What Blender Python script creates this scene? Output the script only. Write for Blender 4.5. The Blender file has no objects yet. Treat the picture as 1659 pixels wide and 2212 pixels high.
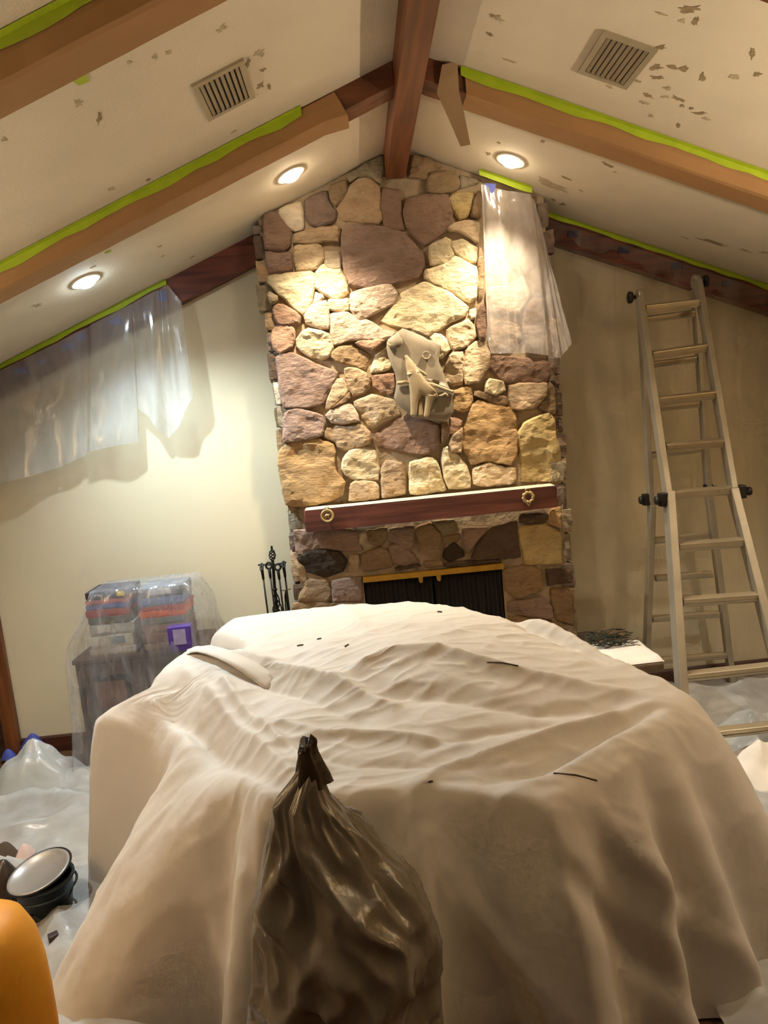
import bpy, bmesh, math, random
import numpy as np
from mathutils import Vector, Matrix, noise
from mathutils.geometry import delaunay_2d_cdt
from mathutils.bvhtree import BVHTree
random.seed(7)
S = bpy.context.scene
COL = S.collection

# ------------------------------------------------------------------ camera
F_PX, EYE = 1500.0, 2.15
CX, CY = 829.5, 1106.0
_dy = np.array([770 - CX, 916 - CY, F_PX]); _dy /= np.linalg.norm(_dy)
_r = math.atan(0.097)
_a, _b = -math.sin(_r), -math.cos(_r)
_up = np.array([_a, _b, -(_dy[0]*_a + _dy[1]*_b)/_dy[2]]); _up /= np.linalg.norm(_up)
_rt = np.cross(_dy, _up)
if _rt[0] < 0: _rt = -_rt
MC = np.array([_rt, _dy, _up])
cd = bpy.data.cameras.new('camera')
cd.sensor_fit = 'VERTICAL'; cd.sensor_height = 36.0; cd.lens = F_PX/2212*36
cd.clip_start = 0.02; cd.clip_end = 60
cam = bpy.data.objects.new('camera', cd); COL.objects.link(cam)
_m = Matrix.Identity(4)
for i in range(3):
    _m[i][0] = MC[i][0]; _m[i][1] = -MC[i][1]; _m[i][2] = -MC[i][2]
_m[2][3] = EYE
cam.matrix_world = _m
S.camera = cam

# ------------------------------------------------------------------ world, exposure
W = bpy.data.worlds.new('world'); S.world = W; W.use_nodes = True
W.node_tree.nodes['Background'].inputs[0].default_value = (0.02, 0.017, 0.013, 1)
W.node_tree.nodes['Background'].inputs[1].default_value = 1.0
S.view_settings.view_transform = 'Standard'; S.view_settings.look = 'None'
S.view_settings.exposure = 1.0; S.view_settings.gamma = 1.0
S.view_settings.use_curve_mapping = False
S.cycles.use_adaptive_sampling = True; S.cycles.adaptive_threshold = 0.065; S.cycles.adaptive_min_samples = 16
S.cycles.max_bounces = 5; S.cycles.diffuse_bounces = 3; S.cycles.glossy_bounces = 2; S.cycles.transmission_bounces = 3; S.cycles.transparent_max_bounces = 10
S.cycles.caustics_reflective = False; S.cycles.caustics_refractive = False

# lamp settings (each lamp is built with its own ceiling can further down)
WARM, NEUTRAL, COOL = (1.0, 0.83, 0.60), (1.0, 0.90, 0.78), (0.74, 0.90, 1.0)
CANS = [  # x, y, ring label, spot watts, spot cone deg, bulb strength, colour, aim vector, in view
    (-1.458, 4.165, 'cool white recessed ceiling light near the hanging plastic sheet', 120, 150, 60, COOL, (0.25, -0.15, -1)),
    (-0.230, 4.161, 'recessed ceiling light left of the ridge beam above the stone chimney', 105, 98, 45, WARM, (0.16, 0.09, -1)),
    (1.047, 4.234, 'recessed ceiling light right of the ridge beam near the kraft paper flap', 105, 94, 45, WARM, (-0.18, 0.07, -1)),
]
ADDED_CANS = [(-2.25, 2.75, 50), (2.75, 2.75, 50), (-1.2, 0.4, 7), (2.1, 0.4, 7)]  # unseen cans added at the sides and near end to light the room
UPLIGHT_W = 165  # watts of the added uplighters

# ------------------------------------------------------------------ helpers
def ray(px, py):
    return MC @ np.array([px - CX, py - CY, F_PX])
def atY(px, py, Y):
    d = ray(px, py); t = Y/d[1]; return Vector((d[0]*t, Y, EYE + d[2]*t))
def atZ(px, py, Z):
    d = ray(px, py); t = (Z - EYE)/d[2]; return Vector((d[0]*t, d[1]*t, Z))
XR, ZR, SL, SR = 0.42, 3.835, 0.388, 0.406      # ridge and roof slopes
def ceil_z(x):
    return ZR - SL*(XR - x) if x < XR else ZR - SR*(x - XR)
def atC(px, py, side):
    s = SL if side < 0 else SR
    d = ray(px, py)
    t = (ZR + s*side*XR - EYE)/(d[2] + s*side*d[0])
    return Vector((d[0]*t, d[1]*t, EYE + d[2]*t))

ORG = {}
def srgb(h):
    h = h.lstrip('#'); c = [int(h[i:i+2], 16)/255 for i in (0, 2, 4)]
    return tuple(x/12.92 if x <= 0.04045 else ((x+0.055)/1.055)**2.4 for x in c)
def link(o, parent=None):
    COL.objects.link(o)
    if parent is not None: o.parent = parent
    return o
def thing(name, label, cat, loc, group=None):
    o = bpy.data.objects.new(name, None); COL.objects.link(o)
    o.empty_display_size = 0.05
    o.location = loc; ORG[o] = Vector(loc)
    o['label'] = label; o['category'] = cat
    if group: o['group'] = group
    return o
def tag(o, label, cat=None, group=None, kind=None):
    o['label'] = label
    if cat: o['category'] = cat
    if group: o['group'] = group
    if kind: o['kind'] = kind
    return o
class MB:
    def __init__(self): self.v = []; self.f = []
    def add(self, vs, fs):
        b = len(self.v); self.v += [Vector(p) for p in vs]
        self.f += [tuple(i + b for i in f) for f in fs]; return self
    def box(self, c, s, m=None, bev=0):
        x, y, z = s[0]/2, s[1]/2, s[2]/2
        vs = [Vector((sx*x, sy*y, sz*z)) for sx in (-1, 1) for sy in (-1, 1) for sz in (-1, 1)]
        if m is not None: vs = [m @ p for p in vs]
        c = Vector(c)
        return self.add([c + p for p in vs], [(0,1,3,2),(4,6,7,5),(0,4,5,1),(2,3,7,6),(0,2,6,4),(1,5,7,3)])
    def beam(self, a, b, w, h, up=(0, 0, 1)):
        a, b = Vector(a), Vector(b); d = (b - a); L = d.length; d.normalize()
        s = d.cross(Vector(up))
        if s.length < 1e-5: s = d.cross(Vector((0, 1, 0)))
        s.normalize(); u = s.cross(d)
        m = Matrix((s, d, u)).transposed()
        return self.box((a + b)/2, (w, L, h), m)
    def tube(self, path, r, n=8, cap=True, closed=False):
        path = [Vector(p) for p in path]; k = len(path)
        rs = r if isinstance(r, (list, tuple)) else [r]*k
        b = len(self.v); prev = None
        for i, p in enumerate(path):
            if closed: t = path[(i+1) % k] - path[i-1]
            else: t = path[min(i+1, k-1)] - path[max(i-1, 0)]
            t.normalize()
            if prev is None:
                ref = Vector((0, 0, 1)) if abs(t.z) < 0.9 else Vector((1, 0, 0))
                u = t.cross(ref).normalized()
            else:
                u = (prev - t*prev.dot(t)).normalized()
            prev = u; w = t.cross(u)
            for j in range(n):
                a = 2*math.pi*j/n
                self.v.append(p + (u*math.cos(a) + w*math.sin(a))*rs[i])
        for i in range(k if closed else k-1):
            i2 = (i+1) % k
            for j in range(n):
                j2 = (j+1) % n
                self.f.append((b+i*n+j, b+i*n+j2, b+i2*n+j2, b+i2*n+j))
        if cap and not closed:
            self.f.append(tuple(b+j for j in range(n))[::-1]); self.f.append(tuple(b+(k-1)*n+j for j in range(n)))
        return self
    def prism(self, poly, off):
        """closed polygon of 3D points extruded by the vector off"""
        n = len(poly); off = Vector(off)
        vs = [Vector(p) for p in poly]; vs += [p + off for p in vs]
        fs = [tuple(range(n))[::-1], tuple(range(n, 2*n))]
        fs += [(i, (i+1) % n, n + (i+1) % n, n + i) for i in range(n)]
        return self.add(vs, fs)
    def lathe(self, c, prof, n=24, axis=None):
        """prof: list of (r, h) along axis"""
        c = Vector(c); ax = Vector(axis or (0, 0, 1)).normalized()
        ref = Vector((1, 0, 0)) if abs(ax.x) < 0.9 else Vector((0, 1, 0))
        u = ax.cross(ref).normalized(); w = ax.cross(u); b = len(self.v)
        for r, h in prof:
            for j in range(n):
                a = 2*math.pi*j/n
                self.v.append(c + ax*h + (u*math.cos(a) + w*math.sin(a))*max(r, 1e-4))
        for i in range(len(prof)-1):
            for j in range(n):
                j2 = (j+1) % n
                self.f.append((b+i*n+j, b+i*n+j2, b+(i+1)*n+j2, b+(i+1)*n+j))
        self.f.append(tuple(b+j for j in range(n))[::-1]); self.f.append(tuple(b+(len(prof)-1)*n+j for j in range(n)))
        return self
    def grid(self, P):
        """P[i][j] 3D points"""
        b = len(self.v); R, C_ = len(P), len(P[0])
        for row in P: self.v += [Vector(p) for p in row]
        for i in range(R-1):
            for j in range(C_-1):
                self.f.append((b+i*C_+j, b+i*C_+j+1, b+(i+1)*C_+j+1, b+(i+1)*C_+j))
        return self
    def build(self, name, mat, parent=None, smooth=False, bevel=0, kind=None, color=None, solid=0):
        root = parent
        while root is not None and root.parent is not None: root = root.parent
        off = ORG.get(root, Vector((0, 0, 0))) if root is not None else Vector((0, 0, 0))
        me = bpy.data.meshes.new(name)
        me.from_pydata([tuple(p - off) for p in self.v], [], self.f)
        bm = bmesh.new(); bm.from_mesh(me)
        bmesh.ops.recalc_face_normals(bm, faces=bm.faces)
        if bevel:
            es = [e for e in bm.edges if len(e.link_faces) == 2 and e.calc_face_angle(0) > 0.6]
            bmesh.ops.bevel(bm, geom=es, offset=bevel, segments=2, affect='EDGES', profile=0.6)
        bm.to_mesh(me); bm.free()
        if smooth:
            for p in me.polygons: p.use_smooth = True
        me.materials.append(mat)
        o = bpy.data.objects.new(name, me); link(o, parent)
        if color: o.color = (*color, 1)
        if kind: o['kind'] = kind
        if solid:
            md = o.modifiers.new('thickness', 'SOLIDIFY'); md.thickness = solid; md.offset = 0
        return o
def rotz(a): return Matrix.Rotation(a, 3, 'Z')
def fbm(p, o=4): return noise.fractal(Vector(p), 1.0, 2.0, o)

# ------------------------------------------------------------------ materials
def mat(name, col, rough=0.6, metal=0.0, noise_amt=0.0, nscale=8, bump=0.0, bscale=30, stretch=(1, 1, 1), spec=0.5, col2=None, detail=5, bdist=0.01, sheen=0):
    m = bpy.data.materials.new(name); m.use_nodes = True
    nt = m.node_tree; N = nt.nodes; L = nt.links; p = N['Principled BSDF']
    col = srgb(col) if isinstance(col, str) else col
    p.inputs['Base Color'].default_value = (*col, 1)
    p.inputs['Roughness'].default_value = rough; p.inputs['Metallic'].default_value = metal
    p.inputs['Specular IOR Level'].default_value = spec
    if sheen: p.inputs['Sheen Weight'].default_value = sheen
    tc = N.new('ShaderNodeTexCoord'); mp = N.new('ShaderNodeMapping')
    mp.inputs['Scale'].default_value = stretch
    L.new(tc.outputs['Object'], mp.inputs[0])
    if noise_amt or col2:
        nz = N.new('ShaderNodeTexNoise'); nz.inputs['Scale'].default_value = nscale; nz.inputs['Detail'].default_value = detail
        L.new(mp.outputs[0], nz.inputs['Vector'])
        rp = N.new('ShaderNodeValToRGB')
        c2 = (srgb(col2) if isinstance(col2, str) else col2) if col2 else tuple(x*(1-noise_amt) for x in col)
        rp.color_ramp.elements[0].position = 0.35; rp.color_ramp.elements[0].color = (*c2, 1)
        rp.color_ramp.elements[1].position = 0.65; rp.color_ramp.elements[1].color = (*col, 1)
        L.new(nz.outputs['Fac'], rp.inputs[0]); L.new(rp.outputs[0], p.inputs['Base Color'])
    if bump:
        nb = N.new('ShaderNodeTexNoise'); nb.inputs['Scale'].default_value = bscale; nb.inputs['Detail'].default_value = 6
        L.new(mp.outputs[0], nb.inputs['Vector'])
        bp = N.new('ShaderNodeBump'); bp.inputs['Strength'].default_value = bump; bp.inputs['Distance'].default_value = bdist
        L.new(nb.outputs['Fac'], bp.inputs['Height']); L.new(bp.outputs[0], p.inputs['Normal'])
    return m
def emit(name, col, s):
    m = bpy.data.materials.new(name); m.use_nodes = True; N = m.node_tree.nodes
    N.remove(N['Principled BSDF']); e = N.new('ShaderNodeEmission')
    e.inputs[0].default_value = (*col, 1); e.inputs[1].default_value = s
    m.node_tree.links.new(e.outputs[0], N['Material Output'].inputs[0]); return m
def plastic(name, col, clear=0.6, gloss=0.12, rough=0.18, bump=0.5, bscale=7, stretch=(1, 1, 1), bdist=0.02):
    """thin translucent film"""
    m = bpy.data.materials.new(name); m.use_nodes = True; nt = m.node_tree; N = nt.nodes; L = nt.links
    N.remove(N['Principled BSDF'])
    tr = N.new('ShaderNodeBsdfTransparent'); tr.inputs[0].default_value = (0.97, 0.97, 0.97, 1)
    df = N.new('ShaderNodeBsdfDiffuse'); df.inputs[0].default_value = (*col, 1)
    tl = N.new('ShaderNodeBsdfTranslucent'); tl.inputs[0].default_value = (*col, 1)
    gl = N.new('ShaderNodeBsdfGlossy'); gl.inputs[0].default_value = (0.9, 0.9, 0.9, 1); gl.inputs[1].default_value = rough
    m1 = N.new('ShaderNodeMixShader'); m1.inputs[0].default_value = 0.5
    m2 = N.new('ShaderNodeMixShader'); m3 = N.new('ShaderNodeMixShader'); m3.inputs[0].default_value = gloss
    tc = N.new('ShaderNodeTexCoord'); mp = N.new('ShaderNodeMapping'); mp.inputs['Scale'].default_value = stretch
    L.new(tc.outputs['Object'], mp.inputs[0])
    nz = N.new('ShaderNodeTexNoise'); nz.inputs['Scale'].default_value = bscale; nz.inputs['Detail'].default_value = 3; nz.inputs['Distortion'].default_value = 0.8
    L.new(mp.outputs[0], nz.inputs['Vector'])
    bp = N.new('ShaderNodeBump'); bp.inputs['Strength'].default_value = bump; bp.inputs['Distance'].default_value = bdist
    L.new(nz.outputs['Fac'], bp.inputs['Height'])
    for b in (df, gl): L.new(bp.outputs[0], b.inputs['Normal'])
    mr = N.new('ShaderNodeMapRange'); mr.inputs['From Min'].default_value = 0.3; mr.inputs['From Max'].default_value = 0.7
    mr.inputs['To Min'].default_value = max(0, clear - 0.12); mr.inputs['To Max'].default_value = min(1, clear + 0.12)
    L.new(nz.outputs['Fac'], mr.inputs['Value']); L.new(mr.outputs[0], m2.inputs[0])
    L.new(df.outputs[0], m1.inputs[1]); L.new(tl.outputs[0], m1.inputs[2])
    L.new(m1.outputs[0], m2.inputs[1]); L.new(tr.outputs[0], m2.inputs[2])
    L.new(m2.outputs[0], m3.inputs[1]); L.new(gl.outputs[0], m3.inputs[2])
    L.new(m3.outputs[0], N['Material Output'].inputs[0]); return m
def wood(name, c1, c2, axis='X', rough=0.55):
    st = {'X': (1, 14, 14), 'Y': (14, 1, 14), 'Z': (14, 14, 1)}[axis]
    return mat(name, c1, rough, col2=c2, nscale=1.6, stretch=st, bump=0.25, bscale=3.5, bdist=0.004)
def stone_material():
    m = bpy.data.materials.new('field stone'); m.use_nodes = True; nt = m.node_tree; N = nt.nodes; L = nt.links
    p = N['Principled BSDF']; p.inputs['Roughness'].default_value = 0.92; p.inputs['Specular IOR Level'].default_value = 0.15
    oi = N.new('ShaderNodeObjectInfo'); tc = N.new('ShaderNodeTexCoord')
    n1 = N.new('ShaderNodeTexNoise'); n1.inputs['Scale'].default_value = 7; n1.inputs['Detail'].default_value = 4
    n2 = N.new('ShaderNodeTexNoise'); n2.inputs['Scale'].default_value = 26; n2.inputs['Detail'].default_value = 8; n2.inputs['Roughness'].default_value = 0.65
    n3 = N.new('ShaderNodeTexNoise'); n3.inputs['Scale'].default_value = 4.5; n3.inputs['Detail'].default_value = 3
    mp = N.new('ShaderNodeMapping'); mp.inputs['Rotation'].default_value = (0, 0.5, 0); mp.inputs['Scale'].default_value = (0.7, 1, 1.7)
    L.new(tc.outputs['Object'], mp.inputs[0])
    for n in (n1, n2, n3): L.new(mp.outputs[0], n.inputs['Vector'])
    warm = N.new('ShaderNodeMix'); warm.data_type = 'RGBA'; warm.blend_type = 'MULTIPLY'
    r1 = N.new('ShaderNodeValToRGB'); r1.color_ramp.elements[0].position = 0.3; r1.color_ramp.elements[0].color = (0.80, 0.75, 0.71, 1)
    r1.color_ramp.elements[1].position = 0.62; r1.color_ramp.elements[1].color = (1.08, 1.05, 1.0, 1)
    L.new(n1.outputs['Fac'], r1.inputs[0]); warm.inputs[0].default_value = 0.8
    L.new(oi.outputs['Color'], warm.inputs[6]); L.new(r1.outputs[0], warm.inputs[7])
    och = N.new('ShaderNodeMix'); och.data_type = 'RGBA'; och.blend_type = 'MULTIPLY'
    r3 = N.new('ShaderNodeValToRGB'); r3.color_ramp.elements[0].position = 0.48; r3.color_ramp.elements[0].color = (1, 1, 1, 1)
    r3.color_ramp.elements[1].position = 0.7; r3.color_ramp.elements[1].color = (1.0, 0.84, 0.64, 1)
    L.new(n3.outputs['Fac'], r3.inputs[0]); och.inputs[0].default_value = 0.45
    L.new(warm.outputs[2], och.inputs[6]); L.new(r3.outputs[0], och.inputs[7])
    sp = N.new('ShaderNodeMix'); sp.data_type = 'RGBA'; sp.blend_type = 'MULTIPLY'
    r2 = N.new('ShaderNodeValToRGB'); r2.color_ramp.elements[0].position = 0.32; r2.color_ramp.elements[0].color = (0.62, 0.57, 0.53, 1)
    r2.color_ramp.elements[1].position = 0.5; r2.color_ramp.elements[1].color = (1, 1, 1, 1)
    L.new(n2.outputs['Fac'], r2.inputs[0]); sp.inputs[0].default_value = 0.55
    L.new(och.outputs[2], sp.inputs[6]); L.new(r2.outputs[0], sp.inputs[7])
    L.new(sp.outputs[2], p.inputs['Base Color'])
    bp = N.new('ShaderNodeBump'); bp.inputs['Strength'].default_value = 0.95; bp.inputs['Distance'].default_value = 0.02
    L.new(n2.outputs['Fac'], bp.inputs['Height']); L.new(bp.outputs[0], p.inputs['Normal'])
    return m
M = dict(
    ceiling=mat('ceiling paint', '#DDD0B8', 0.85, noise_amt=0.06, nscale=3, bump=0.35, bscale=90, bdist=0.003),
    scuff=mat('bare scuff', '#A08C68', 0.9, noise_amt=0.3, nscale=40),
    patch=mat('thin scuff', '#BFAE8E', 0.9, noise_amt=0.25, nscale=30),
    wall=mat('cream wall paint', '#E2D6B6', 0.7, noise_amt=0.03, nscale=2, bump=0.12, bscale=120, bdist=0.002),
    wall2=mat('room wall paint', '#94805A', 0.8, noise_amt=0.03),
    floor=wood('floor boards', '#6A4A2E', '#4A3220', 'X', 0.5),
    ridge=wood('ridge beam wood', '#7A4422', '#532A12', 'Y', 0.5),
    ledger=wood('ledger wood', '#7A4030', '#4C241A', 'X', 0.5),
    rafter=wood('rafter wood', '#7E4A2C', '#54301C', 'X', 0.5),
    casing=wood('casing wood', '#8A5228', '#5E3418', 'Z', 0.45),
    mantel=wood('mantel wood', '#6E3F33', '#4E2A22', 'X', 0.45),
    darkwood=wood('dark cabinet wood', '#4A342A', '#33231C', 'X', 0.5),
    baseboard=wood('baseboard wood', '#5A2E1C', '#3A1C10', 'X', 0.4),
    kraft=mat('kraft masking paper', '#A87E50', 0.75, noise_amt=0.10, nscale=4, bump=0.25, bscale=9, bdist=0.01),
    kraft2=mat('kraft paper loose', '#A88A68', 0.8, noise_amt=0.10, nscale=4),
    green=mat('green masking tape', '#AEC224', 0.6, noise_amt=0.12, nscale=12),
    blue=mat('blue masking tape', '#4B57B0', 0.6, noise_amt=0.15, nscale=12),
    purple=mat('dark blue tape', '#3B3550', 0.7, noise_amt=0.2, nscale=30),
    film=plastic('hanging plastic film', (0.82, 0.84, 0.87), 0.60, 0.07, 0.16, 0.6, 3.5, (1.6, 1.6, 0.4)),
    film2=plastic('chimney plastic film', (0.74, 0.70, 0.67), 0.50, 0.10, 0.14, 0.9, 7, (1.4, 1.4, 0.6)),
    wallfilm=plastic('wall plastic film', (0.80, 0.74, 0.62), 0.90, 0.035, 0.3, 0.8, 2.2, (1.8, 1, 0.3), 0.05),
    cover=plastic('cabinet plastic cover', (0.86, 0.86, 0.90), 0.74, 0.06, 0.18, 0.7, 8, (1.5, 1.5, 0.45)),
    floorfilm=plastic('floor plastic sheet', (0.82, 0.83, 0.80), 0.22, 0.06, 0.3, 0.5, 4, (1, 1.4, 1), 0.03),
    tarp=mat('painter tarp', '#C8C1B7', 0.62, noise_amt=0.07, nscale=2.2, bump=0.35, bscale=5, stretch=(1, 1.6, 1), bdist=0.02, spec=0.35),
    bag=mat('dark plastic bag', '#7A7164', 0.2, noise_amt=0.15, nscale=4, bump=0.6, bscale=6, stretch=(1, 1, 0.7), bdist=0.03, spec=0.5),
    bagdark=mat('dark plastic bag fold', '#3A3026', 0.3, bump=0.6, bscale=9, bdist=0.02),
    mortar=mat('mortar', '#B09C80', 0.95, noise_amt=0.22, nscale=9, bump=0.8, bscale=26, bdist=0.012, spec=0.1),
    stone=stone_material(),
    black=mat('black iron', '#17130F', 0.5, 0.3),
    iron=mat('wrought iron', '#2A241E', 0.45, 0.6),
    soot=mat('sooty firebox', '#120D0A', 0.9, noise_amt=0.3, nscale=10),
    screen=mat('fire screen mesh', '#0C0908', 0.8, bump=0.5, bscale=160, bdist=0.002),
    brass=mat('brass', '#C89A3C', 0.35, 0.75, noise_amt=0.15, nscale=20),
    oldbrass=mat('worn brass', '#C7AE78', 0.45, 0.35, noise_amt=0.25, nscale=30),
    alu=mat('aluminium', '#B4AC9A', 0.5, 0.55, noise_amt=0.15, nscale=6, bump=0.1, bscale=30),
    alu2=mat('aluminium rung', '#BCAE92', 0.42, 0.65, bump=0.15, bscale=20, stretch=(0.3, 1, 1)),
    knob=mat('black plastic', '#1B1714', 0.5),
    clay=mat('plaque clay', '#8A7E6A', 0.6, noise_amt=0.12, nscale=9, bump=0.15, bscale=30, bdist=0.004),
    wolfm=mat('plaque animal clay', '#9E8C6C', 0.55, noise_amt=0.12, nscale=14),
    ventm=mat('vent metal', '#A79A80', 0.5, 0.1, noise_amt=0.1),
    ventdark=mat('vent duct', '#2A2218', 0.9),
    ring=mat('can trim', '#D8CCB4', 0.5),
    cloth=mat('white cloth', '#E9E2D8', 0.85, bump=0.4, bscale=14),
    twig=mat('dark twigs', '#3A3A2A', 0.8, noise_amt=0.3, nscale=30),
    slab=mat('hearth slab', '#7A6650', 0.8, noise_amt=0.25, nscale=10, bump=0.5, bscale=20),
    hearthbase=mat('hearth base', '#8C7A60', 0.9, noise_amt=0.25, nscale=9, bump=0.5, bscale=16),
    orange=mat('orange plastic', '#EBA51C', 0.55, noise_amt=0.0, col2='#DB8A12', nscale=4),
    teal=mat('dark bucket plastic', '#1E2A2A', 0.4, noise_amt=0.2),
    lid=mat('grey lid', '#9A948C', 0.35, 0.3),
    pink=mat('pale rag', '#C8AFA6', 0.9),
    papers=mat('thin debris', '#4A3A28', 0.8),
)
def boxmat(c): return mat('printed carton ' + c, c, 0.5, noise_amt=0.25, nscale=18)

# ------------------------------------------------------------------ room structure
YW, YC = 4.92, 4.60          # back wall, masonry face behind the stones
XL, XRT, YF = -3.4, 3.4, -2.6
def struct(o, label=None):
    o['kind'] = 'structure'
    if label: o['label'] = label
    return o
struct(MB().box(((XL+XRT)/2, (YW+YF)/2, -0.05), (XRT-XL+0.4, YW-YF+0.4, 0.1)).build('floor', M['floor']), 'brown board floor mostly hidden under plastic sheets')
def wallpoly(y, th, name, m, lab):
    pts = [(XL-.1, y, 0), (XRT+.1, y, 0), (XRT+.1, y, ceil_z(XRT+.1)+.05), (XR, y, ZR+.05), (XL-.1, y, ceil_z(XL-.1)+.05)]
    return struct(MB().prism(pts, (0, th, 0)).build(name, m), lab)
wallpoly(YW, 0.12, 'wall_back', M['wall'], 'cream painted gable wall behind the chimney')
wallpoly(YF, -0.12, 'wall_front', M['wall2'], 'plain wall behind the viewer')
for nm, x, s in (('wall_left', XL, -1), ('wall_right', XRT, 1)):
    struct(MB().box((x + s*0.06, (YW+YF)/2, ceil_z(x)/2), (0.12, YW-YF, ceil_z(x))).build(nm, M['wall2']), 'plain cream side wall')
def ceil_slab(name, x0, x1, lab):
    pts = [(x0, YF-.1, ceil_z(x0)), (x1, YF-.1, ceil_z(x1)), (x1, YF-.1, ceil_z(x1)+.1), (x0, YF-.1, ceil_z(x0)+.1)]
    return struct(MB().prism(pts, (0, YW-YF+.2, 0)).build(name, M['ceiling']), lab)
CL = ceil_slab('ceiling', XL-.1, XR, 'left slope of the off white vaulted ceiling')
CR = ceil_slab('ceiling', XR, XRT+.1, 'right slope of the off white vaulted ceiling with scuffs')
# scuff marks on the ceiling, thin smears of bare board
def scuffs(parent, side, items):
    s = SL if side < 0 else SR
    nrm = Vector((s*side, 0, 1)).normalized()
    for (px, py, w, h, ang, dark) in items:
        c = atC(px, py, side) - nrm*0.0015
        u = Vector((1, 0, -s*side)).normalized(); v = Vector((0, 1, 0))
        k = c.y/F_PX
        n = 17; pts = []
        for i in range(n):
            a = 2*math.pi*i/n; rr = random.uniform(0.35, 1.15)
            x, y = math.cos(a)*w*k*rr*0.6, math.sin(a)*h*k*rr*0.6
            ca, sa = math.cos(ang), math.sin(ang)
            pts.append(c + u*(x*ca - y*sa) + v*(x*sa + y*ca)*1.25)
        MB().prism(pts, nrm*0.004).build('paint_scuff', M['scuff'] if dark else M['patch'], parent)
scuffs(CR, 1, [(1075, 38, 34, 16, 0.3, 0), (1062, 33, 12, 9, 0, 1), (1058, 74, 16, 8, .4, 1), (1100, 131, 26, 6, 0, 0), (1490, 18, 44, 20, -.4, 1), (1475, 45, 14, 10, 0, 0),
    (1503, 47, 10, 24, -.4, 1), (1425, 28, 30, 8, 0, 0), (1428, 102, 22, 16, -.3, 1), (1418, 145, 22, 18, -.4, 1), (1450, 143, 24, 10, 0, 1), (1476, 149, 13, 20, .2, 1),
    (1420, 167, 24, 10, -.3, 1), (1518, 167, 10, 26, -.5, 1), (1627, 115, 10, 30, -.6, 1), (1637, 160, 15, 15, 0, 1), (1586, 166, 20, 12, -.3, 0), (1376, 175, 14, 9, 0, 0),
    (1400, 205, 26, 9, .2, 1), (1466, 213, 34, 8, .2, 1), (1437, 209, 14, 8, -.5, 0), (1473, 228, 12, 9, -.4, 1), (1494, 234, 10, 8, 0, 1), (1507, 244, 28, 9, -.5, 1),
    (1528, 257, 18, 10, 0, 0), (1465, 272, 8, 18, -.6, 1), (1393, 222, 20, 8, 0, 0), (1316, 187, 14, 8, 0, 0), (1406, 250, 10, 10, -.4, 0), (1440, 190, 18, 12, 0, 0),
    (1056, 332, 10, 11, -.5, 1), (1173, 305, 9, 12, 0, 1), (1315, 357, 30, 9, .3, 1), (1328, 372, 8, 6, 0, 0), (1222, 384, 22, 7, .2, 1), (1255, 412, 12, 8, 0, 0), (1195, 400, 90, 26, .35, 0),
    (1216, 441, 13, 12, -.5, 1), (1195, 431, 12, 7, 0, 1), (1537, 522, 64, 14, -.1, 1), (1480, 513, 18, 8, 0, 0), (1610, 541, 26, 9, 0, 0), (1652, 545, 20, 16, -.4, 0), (1077, 308, 7, 7, 0, 1)])
scuffs(CL, -1, [(168, 222, 16, 20, .4, 0), (214, 255, 9, 34, .55, 1), (334, 122, 9, 16, .2, 0), (362, 113, 11, 13, .3, 0), (278, 135, 10, 10, .3, 0), (535, 137, 10, 26, .4, 1),
    (560, 115, 20, 22, -.4, 0), (567, 151, 14, 11, 0, 1), (562, 185, 18, 18, 0, 1), (581, 187, 9, 17, 0, 1), (478, 62, 26, 14, -.3, 0), (240, 408, 12, 13, .4, 0), (505, 284, 14, 8, 0, 0),
    (345, 532, 14, 11, 0, 0), (352, 553, 10, 8, 0, 0), (415, 555, 11, 9, 0, 0), (80, 660, 20, 18, 0, 0), (320, 388, 9, 8, 0, 1), (8, 300, 12, 14, 0, 0), (200, 578, 13, 9, 0, 0)])

# beams: vertical depth h below the ceiling, y0..y1
def rafter(name, x0, x1, y0, y1, h, m, lab):
    pts = [(x0, y0, ceil_z(x0)+.02), (x1, y0, ceil_z(x1)+.02), (x1, y0, ceil_z(x1)-h), (x0, y0, ceil_z(x0)-h)]
    return struct(MB().prism(pts, (0, y1-y0, 0)).build(name, m, bevel=0.004), lab)
RB0, RB1 = 0.335, 0.455
zb = 3.634
struct(MB().prism([(RB0, YF, zb), (RB1, YF, zb), (RB1, YF, ceil_z(RB1)+.03), (XR, YF, ZR+.03), (RB0, YF, ceil_z(RB0)+.03)], (0, 4.55-YF, 0)).build('trim_1', M['ridge'], bevel=0.004),
       'reddish brown ridge beam running to the chimney')
BY = [(3.46, 3.61), (2.16, 2.31), (0.86, 1.01), (-0.44, -0.29)]
n = 2
for (y0, y1) in BY:
    rafter(f'trim_{n}', XL, RB0, y0, y1, 0.105, M['rafter'], 'brown rafter beam crossing the left ceiling slope'); n += 1
    rafter(f'trim_{n}', RB1, XRT, y0, y1, 0.105, M['rafter'], 'brown rafter beam crossing the right ceiling slope'); n += 1
LH = 0.185
rafter(f'trim_{n}', XL, -0.46, 4.83, YW, LH, M['ledger'], 'dark red brown ledger beam along the left gable wall'); n += 1
rafter(f'trim_{n}', 1.32, XRT, 4.83, YW, LH, M['ledger'], 'dark red brown ledger beam along the right gable wall'); n += 1
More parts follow.
